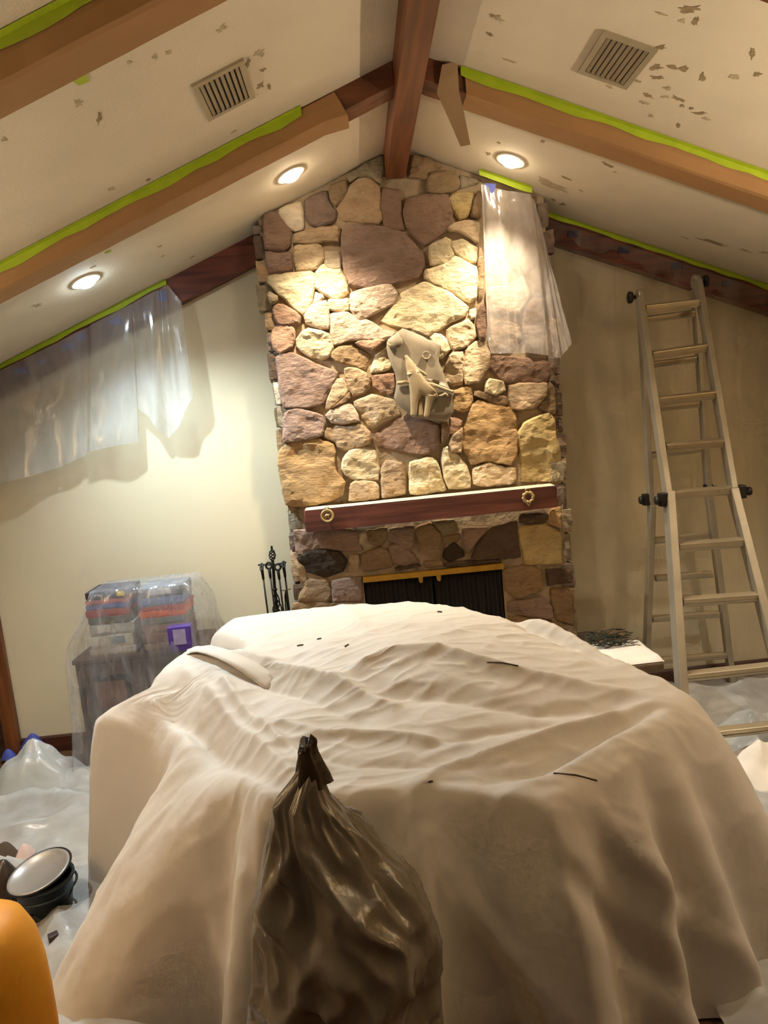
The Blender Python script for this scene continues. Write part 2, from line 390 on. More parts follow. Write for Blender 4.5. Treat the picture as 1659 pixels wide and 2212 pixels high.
# door casing and dark door at the far left of the back wall
xj = -2.66
MBc = MB().box((xj-.05, 4.895, 1.05), (0.10, 0.05, 2.1)); struct(MBc.build(f'trim_{n}', M['casing'], bevel=.006), 'reddish wood door casing at the left end of the back wall')
dr = struct(MB().box((xj-.42, 4.91, 1.02), (0.64, 0.03, 2.04)).build('door_1', M['darkwood']), 'dark door left of the reddish casing')
for z0, z1 in ((0.15, 0.9), (1.05, 1.9)):
    MB().box((xj-.42, 4.89, (z0+z1)/2), (0.42, 0.015, z1-z0)).build('door_panel', M['darkwood'], dr, bevel=.005)
struct(MB().prism([(1.85, 4.895, 0), (1.85, 4.895, .11), (1.85, 4.905, .12), (1.85, 4.92, .12), (1.85, 4.92, 0)], (XRT-1.85, 0, 0)).build('baseboard_right', M['baseboard']), 'dark red brown baseboard behind the ladder')
struct(MB().prism([(xj, 4.895, 0), (xj, 4.895, .11), (xj, 4.905, .12), (xj, 4.92, .12), (xj, 4.92, 0)], (-.9-xj, 0, 0)).build('baseboard_left', M['baseboard']), 'dark baseboard behind the covered cabinet')

# ------------------------------------------------------------------ recessed lights
def can_light(x, y, label, watts, cone, bulb, col, aim, grp=None):
    z = ceil_z(x); s = -SL if x < XR else SR
    nrm = Vector((s, 0, 1)).normalized(); c = Vector((x, y, z))
    t = thing('ceiling_light', label, 'ceiling light', c, grp)
    rg = MB(); n_ = 32
    rg.lathe(c, [(0.092, 0.0), (0.092, -0.004), (0.086, -0.008), (0.070, -0.008), (0.060, -0.003), (0.060, 0.001)], n_, nrm)
    rg.build('trim_ring', M['ring'], t, True)
    MB().lathe(c, [(0.030, 0.0), (0.044, -0.006), (0.047, -0.016), (0.044, -0.026), (0.030, -0.034), (0.01, -0.038)], 24, nrm).build('bulb', emit('lamp glow', col, bulb), t, True)
    ld = bpy.data.lights.new('lamp', 'SPOT'); ld.energy = watts; ld.color = col; ld.spot_size = math.radians(cone); ld.spot_blend = 1.0; ld.shadow_soft_size = 0.028
    lo = bpy.data.objects.new('lamp', ld); link(lo, t)
    lo.location = -nrm*0.05 + Vector((0, 0, -0.03))
    lo.rotation_euler = Vector(aim).to_track_quat('-Z', 'Y').to_euler()
    return t
for cdef in CANS: can_light(*cdef)
for (x, y, ADDED_W) in ADDED_CANS:
    can_light(x, y, f"added unseen recessed light above the {'left' if x < 0 else 'right'} side of the room, {'level with the tarp' if y > 1 else 'close to the viewer'}", ADDED_W, 120, 12, NEUTRAL, (0, 0, -1), 'added recessed lights out of view')

# two uplighters added out of view to brighten the ceiling and room
for x, y in ((-3.05, 1.7), (3.05, 1.7)):
    t = thing('added_uplight', f"added brass uplighter by the {'left' if x < 0 else 'right'} side wall, outside the view", 'floor lamp', (x, y, 0), 'added uplighters')
    MB().lathe((x, y, 0), [(.15, 0), (.15, .015), (.03, .035), (.012, .06)], 28).build('base', M['brass'], t, True)
    MB().tube([(x, y, .04), (x, y, 1.72)], .011, 10).build('pole', M['brass'], t, True)
    MB().lathe((x, y, 1.70), [(.03, 0), (.10, .04), (.17, .12), (.175, .12), (.105, .035), (.03, -.006)], 28).build('shade', M['brass'], t, True)
    MB().lathe((x, y, 1.75), [(.02, 0), (.03, .02), (.03, .04), (.012, .055)], 16).build('bulb', emit('uplighter glow', NEUTRAL, 20), t, True)
    ld = bpy.data.lights.new('lamp', 'SPOT'); ld.energy = UPLIGHT_W; ld.color = WARM; ld.spot_size = math.radians(150); ld.spot_blend = .6; ld.shadow_soft_size = .06
    lo = bpy.data.objects.new('lamp', ld); link(lo, t); lo.location = (0, 0, 1.84); lo.rotation_euler = (math.pi, 0, 0)

# ------------------------------------------------------------------ vents
def vent(xs, ys, side, label):
    s = SL if side < 0 else SR
    u = Vector((1, 0, -s*side)).normalized(); v = Vector((0, 1, 0)); nrm = Vector((s*side, 0, 1)).normalized()
    x0, x1 = xs; y0, y1 = ys
    c = Vector(((x0+x1)/2, (y0+y1)/2, ceil_z((x0+x1)/2)))
    hw, hh = (x1-x0)/2/u.x, (y1-y0)/2
    t = thing('ceiling_vent', label, 'vent', c)
    m3 = Matrix((u, v, nrm)).transposed()
    def bx(cu, cv, cn, su, sv, sn, m): return m.box(c + u*cu + v*cv + nrm*cn, (su, sv, sn), m3)
    b = MB(); fw = 0.024
    bx(-hw+fw/2, 0, -.005, fw, 2*hh, .012, b); bx(hw-fw/2, 0, -.005, fw, 2*hh, .012, b)
    bx(0, -hh+fw/2, -.005, 2*hw-2*fw, fw, .012, b); bx(0, hh-fw/2, -.005, 2*hw-2*fw, fw, .012, b)
    b.build('frame', M['ventm'], t)
    bx(0, 0, -0.0012, 2*hw-2*fw, 2*hh-2*fw, .002, MB()).build('duct', M['ventdark'], t)
    k = 8
    for i in range(k):
        cu = -hw + fw + (2*hw-2*fw)*(i+.5)/k
        mm = m3 @ Matrix.Rotation(0.45*side, 3, 'Y')
        MB().box(c + u*cu - nrm*.008, ((2*hw-2*fw)/k*0.72, 2*hh-2*fw, .002), mm).build('louver', M['ventm'], t)
vent((-0.497, -0.290), (2.84, 3.145), -1, 'metal ceiling vent on the left ceiling slope')
vent((1.10, 1.31), (2.85, 3.165), 1, 'metal ceiling vent among scuffs on the right ceiling slope')

# ------------------------------------------------------------------ masking tape and kraft paper on the beams
def wob(x, k=1.0): return noise.noise(Vector((x*k, 3.1, 0.7)))
def tape(px0, px1, y, label, w=0.048, top=0.004, m='green', group='green tape along the beams'):
    """strip of tape standing on the front face of a beam, upper edge lapping on the ceiling line"""
    k = max(12, int(abs(px1-px0)/0.05)); P0, P1, P2 = [], [], []
    for i in range(k+1):
        x = px0 + (px1-px0)*i/k
        z = ceil_z(x)
        P0.append(Vector((x, y-0.004-w*0.55, z-0.0035-abs(wob(x, 5))*0.002)))
        P1.append(Vector((x, y-0.005, z-0.006)))
        P2.append(Vector((x, y-0.006, z-w*(0.8+0.35*wob(x, 7)))))
    o = MB().grid([P0, P1, P2]).build('masking_tape', M[m], solid=0.001)
    return tag(o, label, 'tape', group)
def paper(x0, x1, y0, h, label, end0=0.0, end1=0.0, wrap=0.10):
    k = max(10, int(abs(x1-x0)/0.06)); rows = [[] for _ in range(5)]
    for i in range(k+1):
        x = x0 + (x1-x0)*i/k; z = ceil_z(x)
        e = 0.004 + 0.006*abs(wob(x, 4))
        a = end1 if i == k else (end0 if i == 0 else 0)
        rows[0].append((x, y0-0.004, z-0.008))
        rows[1].append((x + a*.5, y0-e-.003, z-h*.5))
        rows[2].append((x + a, y0-e-.002, z-h-.004))
        rows[3].append((x + a*1.1, y0+.01, z-h-.009-.004*abs(wob(x, 6))))
        rows[4].append((x + a*1.2, y0+wrap, z-h-.006-.003*abs(wob(x, 9))))
    o = MB().grid(rows).build('kraft_paper', M['kraft'], smooth=False, solid=0.0012)
    return tag(o, label, 'paper', 'kraft paper on the rafters')
xa = atC(730, 200, -1).x
paper(XL+.02, 0.05, 3.46, 0.105, 'brown masking paper wrapped on the left rafter nearest the chimney', end1=0.05, wrap=.145)
paper(atC(1000, 160, 1).x, XRT-.02, 3.46, 0.105, 'brown masking paper wrapped on the right rafter', wrap=.145)
paper(XL+.02, 0.20, 2.16, 0.105, 'brown masking paper on the near rafter at the upper left corner', wrap=.145)
tape(XL+.05, -0.11, 3.455, 'lime green tape along the papered left rafter above the chimney')
tape(atC(990, 160, 1).x, XRT-.05, 3.455, 'lime green tape along the papered right rafter')
tape(XL+.05, 0.1, 2.155, 'wide lime green tape along the near rafter at the upper left corner', w=0.045)
tape(XL+.05, atY(360, 612, 4.83).x, 4.828, 'lime green tape above the plastic sheet on the left gable wall', w=0.04)
tape(1.36, XRT-.05, 4.828, 'lime green tape above the right gable wall behind the ladder', w=0.04)
x0, x1 = atY(1035, 378, 4.52).x, atY(1148, 412, 4.52).x
tape(x0, x1, 4.515, 'short lime green tape at the chimney top over the plastic sheet', w=0.045)
def bit(px, py, side, w, h, label):
    c = atC(px, py, side); s = SL if side < 0 else SR
    u = Vector((1, 0, -s*side)).normalized(); v = Vector((0, 1, 0))
    tag(MB().prism([c-u*w-v*h, c+u*w*.8-v*h*.6, c+u*w*.5+v*h, c-u*w*.7+v*h*.8], (0, 0, -.003)).build('masking_tape', M['green']), label, 'tape')
bit(177, 170, -1, .03, .028, 'small scrap of lime green tape stuck on the left ceiling')
bit(235, 543, -1, .022, .015, 'tiny scrap of lime green tape beside the cool ceiling light')
# loose torn paper hanging from the right rafter
pts = [(955, 140), (988, 131), (992, 200), (1003, 245), (1016, 312), (995, 316), (972, 262), (944, 200)]
front = [atY(px, py, 3.43 + 0.00035*(py-130)) for px, py in pts]
fl = MB().prism(front, (0, 0.004, 0)).build('paper_flap', M['kraft2'])
tag(fl, 'torn brown paper flap dangling beside the ridge beam', 'paper')

# blue tape bits on the ledgers, under the plastic
for i, (px, py, w, h) in enumerate([(350, 640, 22, 22), (250, 693, 26, 16), (172, 728, 22, 14), (148, 748, 26, 15), (45, 801, 30, 14), (90, 782, 18, 10)]):
    p = atY(px, py, 4.822); k = 4.82/F_PX
    o = MB().prism([p + Vector((-w*k*.5, 0, -h*k*.4)), p + Vector((w*k*.4, 0, -h*k*.5)), p + Vector((w*k*.55, 0, h*k*.5)), p + Vector((-w*k*.4, 0, h*k*.45))], (0, .003, 0)).build('blue_tape', M['blue'])
    tag(o, ['blue tape scrap at the right end of the hanging plastic sheet', 'larger blue tape scrap midway along the left ledger beam', 'upper of two close blue tape scraps on the left ledger beam', 'lower of two close blue tape scraps on the left ledger beam', 'wide blue tape scrap nearest the left edge on the ledger beam', 'smallest blue tape scrap on the left ledger beam'][i], 'tape', 'blue tape bits on the left ledger')
for i, (px, py, w, h) in enumerate([(1238, 505, 24, 14), (1348, 540, 26, 14), (1461, 574, 26, 14), (1572, 612, 26, 14)]):
    p = atY(px, py, 4.822); k = 4.82/F_PX
    o = MB().prism([p + Vector((-w*k*.5, 0, -h*k*.4)), p + Vector((w*k*.4, 0, -h*k*.5)), p + Vector((w*k*.55, 0, h*k*.5)), p + Vector((-w*k*.4, 0, h*k*.45))], (0, .003, 0)).build('blue_tape', M['purple'])
    tag(o, f"{['nearest', 'second nearest', 'third nearest', 'farthest'][i]} blue tape scrap from the chimney on the right ledger beam", 'tape', 'blue tape bits on the right ledger')
p = atY(1058, 402, 4.5)
tag(MB().prism([p + Vector(q) for q in ((-.03, 0, .02), (.04, 0, .01), (.03, 0, -.03), (.01, 0, -.045), (-.015, 0, -.03))], (0, .003, 0)).build('blue_tape', M['blue']), 'blue tape at the top of the plastic on the chimney', 'tape')

# ------------------------------------------------------------------ fireplace
CXL, CXR = -0.485, 1.33
FIRE = thing('fireplace', 'tall field stone fireplace chimney reaching the ridge', 'fireplace', (0.42, 4.75, 0))
FX0, FX1, FZ = -0.06, 0.885, 1.13
core = [(CXL, YC, .509), (FX0, YC, .509), (FX0, YC, FZ), (FX1, YC, FZ), (FX1, YC, .509), (CXR, YC, .509), (CXR, YC, ceil_z(CXR)-.002), (XR, YC, ZR-.002), (CXL, YC, ceil_z(CXL)-.002)]
MB().prism(core, (0, YW-YC-.005, 0)).build('masonry_core', M['mortar'], FIRE)
SC = {k: srgb(v) for k, v in dict(cream='#E3D6B4', pale='#DACEB8', pinkpale='#D2C0AE', tan='#BCA588', ltan='#D0BC9E', purple='#A08A7E', pbrown='#957C6C', brown='#9C866A',
      orange='#BC9E74', dark='#6A5A4E', black='#463C34', grey='#A0957F', yellow='#CAB684', red='#B89882', dpurp='#8A7A70').items()}
def stone(poly, col, yf=4.555, seed=0, tilt=None, back=YC+.01, name='stone', rough=0.012, inset=0.001):
    """stone slab: traced outline on the chimney face, rounded edge, uneven face"""
    rnd = random.Random(seed)
    pts = [Vector((p.x, p.z)) for p in poly]
    cen = sum(pts, Vector((0, 0)))/len(pts)
    pts = [q + (q-cen).normalized()*.0105 for q in pts]
    # resample
    out = []
    for i, a in enumerate(pts):
        b = pts[(i+1) % len(pts)]; L = (b-a).length; k = max(1, int(L/0.028))
        for j in range(k):
            q = a.lerp(b, j/k); out.append(q)
    # soften corners, roughen edge
    m = len(out)
    out = [out[i]*0.72 + (out[i-1] + out[(i+1) % m])*0.14 for i in range(m)]
    c = sum(out, Vector((0, 0)))/m
    out = [q + Vector((noise.noise(Vector((q.x*26, q.y*26, seed))), noise.noise(Vector((q.y*26, q.x*26, seed+9)))))*0.0075 for q in out]
    size = math.sqrt(sum((q-c).length_squared for q in out)/m)
    tx, tz = tilt or (rnd.uniform(-.09, .09), rnd.uniform(-.09, .09))
    # edge wall of the slab, then a triangulated uneven face
    def face_y(q, e):
        f = noise.noise(Vector((q.x*3.1 + seed, q.y*3.1, seed*1.7)))
        g = fbm((q.x*9, q.y*11, seed), 3); k = noise.noise(Vector((q.x*30 + q.y*16, q.y*46 - q.x*10, seed)))
        step = .010*max(0, math.tanh(6*(noise.noise(Vector((q.x*5+q.y*3, q.y*7, seed+.5))) - .12)))
        return yf - (tx*(q.x-c.x) + tz*(q.y-c.y)) + rough*(1.0*f + .75*g + .38*k) + step + e
    def ins(q, d):
        w_ = c - q; L = w_.length; return q + w_*min(d/max(L, 1e-4), .9)
    V, Fc = [], []
    r0 = [ins(q, inset) for q in out]
    for q in r0: V.append(Vector((q.x, back, q.y)))
    for q in r0: V.append(Vector((q.x, min(face_y(q, .016), back-.002), q.y)))
    for k in range(m): Fc.append((k, (k+1) % m, m + (k+1) % m, m + k))
    r1_ = [ins(q, inset + .010) for q in out]
    pts2 = [q.copy() for q in r1_]
    xs = [q.x for q in r1_]; zs = [q.y for q in r1_]
    st = max(.017, size/7)
    def inside(p):
        r_ = False
        for k in range(m):
            a_, b_ = r1_[k], r1_[k-1]
            if (a_.y > p.y) != (b_.y > p.y) and p.x < (b_.x-a_.x)*(p.y-a_.y)/(b_.y-a_.y+1e-12) + a_.x: r_ = not r_
        return r_
    z_ = min(zs); row = 0
    while z_ < max(zs):
        x_ = min(xs) + (st/2 if row % 2 else 0)
        while x_ < max(xs):
            p_ = Vector((x_ + rnd.uniform(-.3, .3)*st, z_ + rnd.uniform(-.3, .3)*st))
            if inside(p_) and min((p_-q).length for q in r1_) > st*.5: pts2.append(p_)
            x_ += st
        z_ += st*.87; row += 1
    cdt = delaunay_2d_cdt(pts2, [], [list(range(m))], 1, 1e-6)
    base_ = len(V)
    for q in cdt[0]:
        dmin = min((q-r).length for r in r1_)
        V.append(Vector((q.x, min(face_y(q, .005*math.exp(-dmin/.012)), back-.002), q.y)))
    for f in cdt[2]: Fc.append(tuple(base_ + k for k in f))
    idx_ = {}
    for k, orig in enumerate(cdt[3]):
        for o_ in orig: idx_[o_] = base_ + k
    for k in range(m):
        Fc.append((m + k, m + (k+1) % m, idx_[(k+1) % m], idx_[k]))
    mb = MB(); mb.add(V, Fc)
    v = rnd.uniform(.92, 1.08)
    return mb.build(name, M['stone'], FIRE, False, color=tuple(min(1, x*v) for x in col))
REG = dict(A=(540, 300, 4.608), B=(860, 300, 4.1475), C=(560, 700, 4.608), D=(880, 700, 4.484), E=(600, 1040, 2.5136), P=(0, 0, 1))
STONES = '''
A pbrown 140,740 260,720 330,840 410,910 400,1030 330,1110 150,1080 140,960
A purple 150,1100 330,1130 400,1115 420,1290 180,1330 150,1220
A pale 285,695 500,610 520,720 530,880 440,905 370,860 300,780
A dpurp 540,600 640,545 770,495 770,600 850,700 840,800 690,850 590,830 550,740
A brown 800,455 950,410 960,500 900,620 850,660 800,580 790,490
A tan 980,475 1080,390 1200,380 1285,470 1285,600 1320,780 1270,835 900,795 870,680 920,590
A grey 970,360 1150,250 1280,170 1330,150 1330,300 1290,440 1200,360 1080,370 1000,430
A pbrown 1310,480 1480,500 1500,640 1540,900 1340,890 1325,760 1300,600
A tan 440,930 720,880 880,860 890,930 880,1020 740,1000 650,1030 430,1030
A ltan 440,1060 620,1040 710,1060 735,1190 650,1285 470,1310 440,1200
A pale 740,1100 880,1115 900,1170 905,1280 760,1280 735,1210
A cream 660,1330 740,1230 760,1295 900,1295 955,1420 980,1510 870,1600 760,1550 640,1470
A cream 180,1370 400,1340 600,1315 650,1340 640,1440 610,1590 580,1680 520,1750 400,1640 260,1510 180,1430
P purple 741,490 770,486 830,491 872,502 912,545 922,562 905,598 860,608 800,622 755,612 745,580 739,530
A pale 620,1495 720,1545 735,1580 640,1620 600,1640
A pinkpale 605,1655 755,1605 775,1700 785,1885 700,1880 560,1830 540,1760
A ltan 785,1585 870,1610 985,1585 985,1700 880,1720 780,1690
A pinkpale 1005,1540 1170,1480 1400,1445 1465,1540 1440,1635 1300,1695 1150,1775 1080,1805 1045,1740 1000,1700
A pinkpale 800,1735 980,1725 1040,1765 1090,1835 1150,1795 1250,1850 1300,1890 1450,1925 1370,2000 1250,2010 1130,1985 1000,1990 845,2055 805,1940
A pbrown 235,1655 330,1645 450,1720 515,1765 490,1830 400,1840 270,1850 230,1740
A grey 190,1510 275,1565 250,1635 200,1640 170,1570
A red 230,1865 300,1845 425,1865 435,1960 415,2060 300,2130 235,2080 210,1950
A cream 455,1990 580,1885 785,1935 815,2080 780,2165 700,2185 560,2140 465,2070
P cream 822,693 845,665 862,637 918,608 961,624 1012,664 1003,682 964,700 925,725 898,710 860,704
B brown 135,130 280,175 420,245 425,285 290,280 275,345 100,330
B brown 290,295 480,295 540,335 550,435 440,468 270,468 262,380
B grey 555,310 700,345 735,380 560,430
B yellow 500,470 688,463 670,590 640,668 550,712 492,620 462,520
B brown 700,470 750,470 740,695 665,685 655,660 685,560
B pbrown 250,485 450,485 470,560 488,680 468,785 400,825 240,945 135,855 75,760 55,640 80,525
B ltan 480,770 590,725 728,735 718,925 640,875 560,825 440,810
B cream 285,960 420,880 478,905 460,960 505,1030 420,1105 292,1128
B cream 488,905 580,895 715,965 708,1105 640,1095 545,1025 475,970
B cream 252,1165 420,1138 505,1050 600,1105 705,1145 705,1425 640,1462 545,1402 440,1342 245,1255 242,1195
B tan 725,965 760,985 768,1200 768,1420 724,1430 722,1145
B tan 790,500 990,470 1010,640 920,700 800,690
B brown 1010,480 1230,520 1240,660 1060,720 1020,640
B pale 800,720 920,720 1010,880 960,1000 800,980
B brown 940,710 1050,740 1240,690 1270,870 1100,960 1020,880
B cream 800,1010 960,1020 1030,1150 980,1300 810,1290
B tan 990,1010 1110,980 1270,900 1290,1100 1130,1200 1050,1150
B pinkpale 800,1320 980,1320 1120,1230 1180,1400 1080,1560 810,1540
B brown 1150,1210 1290,1130 1290,1400 1200,1400
B tan 820,1570 1080,1590 1110,1760 1000,1880 830,1870
B pbrown 1120,1560 1200,1430 1300,1440 1320,1850 1180,1880 1130,1760
B cream 645,1535 705,1505 698,1600 645,1618
B ltan 445,1705 640,1600 698,1690 715,1760 620,1845 505,1895 452,1800
B pbrown 775,1465 728,1530 715,1650 735,1800 785,1800 790,1600
B cream 285,1785 340,1745 425,1775 475,1880 400,1955 372,1960 372,1860
C purple 155,345 230,295 350,290 480,365 600,415 690,445 785,475 740,570 680,680 640,785 480,825 340,820 240,838 215,680 185,480
C brown 705,290 800,225 930,200 1055,270 1115,305 1050,455 940,405 755,365
C red 950,190 1050,155 1245,165 1200,200 1130,255 1065,230
C tan 850,445 970,440 1060,495 1098,525 1105,620 1040,675 932,725 902,650 862,545
C cream 1115,440 1160,315 1260,245 1290,335 1325,420 1250,465 1115,475
C red 1125,515 1345,490 1360,600 1328,715 1220,675 1135,628
C ltan 722,620 770,545 838,535 868,605 885,668 780,775 695,842 655,838 685,740
C brown 790,785 898,668 905,740 860,775 710,840
C pinkpale 682,880 760,825 898,790 955,855 995,968 820,990 722,980 665,912
C ltan 935,775 1130,705 1335,755 1415,900 1330,928 1200,985 1132,1042 1055,975 985,862
C purple 252,892 370,835 520,885 628,905 645,980 635,1030 625,1110 560,1130 430,1150 245,1180 243,1000
C tan 645,1070 720,1015 870,1025 1005,1000 1098,1072 1125,1132 1088,1198 880,1245 785,1236 765,1170 645,1125
P pbrown 810,950 817,926 850,907 885,896 943,916 949,926 947,958 934,983 900,980 860,973 817,966
C orange 192,1270 282,1195 420,1165 540,1145 735,1195 745,1280 738,1450 850,1570 825,1695 720,1750 440,1822 262,1795 222,1550 195,1400
C cream 835,1350 902,1265 1050,1235 1155,1255 1178,1360 1195,1440 1185,1552 932,1545 865,1505 825,1440
C tan 915,1592 960,1565 1150,1575 1185,1622 1185,1738 895,1765
C tan 1222,1440 1262,1365 1420,1385 1455,1435 1455,1688 1222,1736
D cream 25,1335 90,1335 200,1295 285,1335 355,1540 380,1615 100,1655 25,1640
D ltan 440,265 540,265 548,350 540,575 405,595 355,480 400,355
D ltan 565,255 660,178 740,158 795,280 785,420 690,555 565,575 556,400
D orange 452,645 620,605 638,700 600,835 492,845 444,820
D pbrown 832,305 1350,335 1415,365 1365,555 1170,555 972,565 875,480 815,420
D cream 772,562 802,535 930,555 955,640 860,685 755,650
D brown 655,645 750,668 960,698 985,788 840,768 662,690
D tan 995,595 1100,575 1355,575 1345,690 1250,795 1110,825 1005,825 995,700
D orange 645,765 692,742 820,775 995,805 1045,885 1065,1050 1062,1278 1000,1362 780,1315 625,1362 595,1258 545,1208 555,1050 605,882
D yellow 1085,1062 1142,965 1250,905 1368,868 1435,925 1445,1120 1495,1250 1515,1535 1115,1535 1115,1300 1085,1150
D red 425,905 460,885 535,942 488,1038 405,1075
D brown 332,955 398,945 398,1098 332,1145
D tan 536,1005 518,1245 432,1225 405,1162 442,1092
D cream 352,1205 400,1188 468,1262 525,1302 575,1382 615,1480 615,1585 402,1595 362,1480 342,1330
D ltan 645,1405 800,1345 950,1405 1045,1385 1055,1500 1000,1555 740,1575 645,1556
D brown 1385,565 1440,622 1448,875 1382,855 1275,800 1362,690
E purple 85,268 330,263 436,273 428,330 465,376 380,386 250,366 105,405
E black 105,412 200,380 330,385 376,440 348,496 250,525 162,496 114,450
E brown 482,272 598,253 598,310 558,356 502,338
E purple 612,262 738,243 736,376 642,338 604,328
E brown 754,262 830,224 886,292 886,416 774,388
E grey 844,222 958,208 986,268 902,287
E brown 904,303 988,284 998,320 912,366
E purple 1004,263 1148,253 1080,328 1032,396 1012,340
E dark 1164,262 1306,214 1298,280 1326,416 1056,426 1094,340
E black 908,378 960,334 1008,380 1018,408 940,436 903,418
E yellow 1314,254 1450,234 1536,282 1546,446 1352,456 1334,370
E dark 1322,173 1450,153 1486,200 1438,236 1324,227
E orange 1494,153 1546,143 1546,256 1464,228
E purple 604,352 678,343 776,438 700,466 632,456
E brown 454,402 560,363 618,402 626,466 472,496
E dark 644,472 760,452 786,468 644,487
E brown 114,636 152,543 268,533 288,618 260,656 114,656
E purple 294,543 456,523 461,656 302,656
E brown 1234,482 1340,464 1436,482 1446,598 1302,636 1244,598
E dark 1464,483 1596,483 1606,556 1474,566
E purple 1254,662 1440,634 1486,680 1496,756 1254,716
E brown 1484,593 1606,583 1616,786 1514,756
E tan 384,402 444,408 440,486 386,494
E brown 798,440 896,428 900,462 806,478
E dark 910,446 1040,436 1210,430 1214,440 912,468
E brown 84,664 260,664 462,664 462,760 80,770
E purple 84,780 462,770 462,990 80,990
E brown 1254,730 1500,770 1620,800 1630,960 1254,970
'''
sd = 1
for ln in STONES.strip().splitlines():
    w = ln.split(); ox, oy, sc_ = REG[w[0]]
    poly = []
    for q in w[2:]:
        a, b = q.split(','); poly.append(atY(ox + float(a)/sc_, oy + float(b)/sc_, 4.555))
    rr = random.Random(sd*13)
    yf = 4.558 + rr.uniform(-.016, .012)
    if w[0] == 'E': yf = 4.568
    stone(poly, SC[w[1]], yf, sd, rough=0.013)
    sd += 1
# corner stones along both chimney sides, rounded blocks
def rock(c, s, col, seed, parent=FIRE, name='side_stone', rough=.18):
    bm = bmesh.new(); bmesh.ops.create_cube(bm, size=2.0); bmesh.ops.subdivide_edges(bm, edges=bm.edges[:], cuts=3, use_grid_fill=True)
    V = []
    for v in bm.verts:
        p = v.co.copy(); sp = p.normalized()*1.25
        q = p*.72 + sp*.28
        q += q.normalized()*rough*fbm((q.x*1.3+seed*3.1, q.y*1.3, q.z*1.3), 3)
        V.append(Vector(c) + Vector((q.x*s[0], q.y*s[1], q.z*s[2])))
    Fc = [tuple(l.vert.index for l in f.loops) for f in bm.faces]
    bm.free()
    mb = MB(); mb.add(V, Fc)
    return mb.build(name, M['stone'], parent, False, color=col)
ks = ['grey', 'dpurp', 'pale', 'brown', 'dark', 'grey', 'tan', 'dpurp']
for side in (-1, 1):
    z = 0.53; i = 0; zt = ceil_z(CXL if side < 0 else CXR) - .05
    rr = random.Random(5 + side)
    while z < zt:
        h = rr.uniform(.10, .24); h = min(h, zt - z + .02)
        for yo in (4.665, 4.82):
            rock(((CXL if side < 0 else CXR) + side*rr.uniform(-.018, .014), yo + rr.uniform(-.01, .01), z + h/2), (rr.uniform(.035, .055), .075, h/2-.006), SC[ks[rr.randrange(8)]], i + 40*side + int(yo*100))
        z += h; i += 1
# firebox: hollow sooty chamber inside the opening
fb = MB()
fb.grid([[(FX0, 4.62, .5), (FX0+.1, 4.88, .5), (FX1-.1, 4.88, .5), (FX1, 4.62, .5)], [(FX0, 4.62, FZ), (FX0+.1, 4.88, FZ), (FX1-.1, 4.88, FZ), (FX1, 4.62, FZ)]])
fb.add([(FX0, 4.62, FZ-.002), (FX1, 4.62, FZ-.002), (FX1-.1, 4.88, FZ-.002), (FX0+.1, 4.88, FZ-.002)], [(0, 1, 2, 3)])
fb.build('firebox', M['soot'], FIRE)
for k, (xa_, xb_) in enumerate(((FX0+.01, .405), (.42, FX1-.01))):
    rows = [[], []]
    nn = 90
    for i in range(nn+1):
        x = xa_ + (xb_-xa_)*i/nn
        y = 4.60 + .009*math.sin(i*1.05) + .004*math.sin(i*.37+k)
        rows[0].append((x, y, .52)); rows[1].append((x, y*.6+4.60*.4, 1.085))
    MB().grid(rows).build('screen_curtain', M['screen'], FIRE, True, solid=.002)
a, b = atY(784, 1252, 4.575), atY(1088, 1222, 4.575)
br = MB().beam(a, b, .03, .040).build('brass_bar', M['brass'], FIRE, bevel=.003)
for px, py in ((908, 1245), (947, 1241)):
    p = atY(px, py, 4.562)
    MB().prism([p + Vector(q) for q in ((-.018, 0, .02), (.02, 0, .02), (.014, 0, -.040), (.006, 0, -.048), (-.010, 0, -.042))], (0, .014, 0)).build('pull_tab', M['brass'], br, bevel=.002)

# hearth
HE = thing('hearth', 'raised hearth slab projecting in front of the chimney and to its right', 'hearth', (0.6, 4.4, 0))
MB().box((0.60, 4.47, .225), (2.16, 0.68, .45)).build('hearth_base', M['hearthbase'], HE, bevel=.01)
MB().box((0.60, 4.455, .48), (2.30, 0.75, .055)).build('hearth_slab', M['slab'], HE, bevel=.012)

# mantel
a, b = atY(655, 1103, 4.43), atY(1203, 1050, 4.43)
mz1 = (a.z + b.z)/2; mh = .14
rows = []
mant = thing('mantel_shelf', 'thick reddish brown wooden mantel beam on the stone chimney', 'mantel', ((a.x+b.x)/2, 4.47, mz1-mh))
mp_ = MB()
nx = 60; P = []
def mring(x, e=0):
    w1 = .0035*wob(x*3+5, 2); w2 = .0035*wob(x*3+15, 2)
    return [(x, 4.43+w1+e, mz1-mh+w2+e), (x, 4.43+w2+e*.3, mz1-mh*.55), (x, 4.43+w1+e, mz1-.004+w1-e), (x, 4.55, mz1), (x, 4.55, mz1-mh)]
ringsm = [mring(a.x, .01)] + [mring(a.x + .012 + (b.x-a.x-.024)*i/nx) for i in range(nx+1)] + [mring(b.x, .01)]
vs = [p for r in ringsm for p in r]; fs = []
for i in range(len(ringsm)-1):
    for j in range(5):
        fs.append((i*5+j, i*5+(j+1) % 5, (i+1)*5+(j+1) % 5, (i+1)*5+j))
fs += [(0, 1, 2, 3, 4), tuple((len(ringsm)-1)*5+j for j in range(5))]
mp_.add(vs, fs).build('beam', M['mantel'], mant)
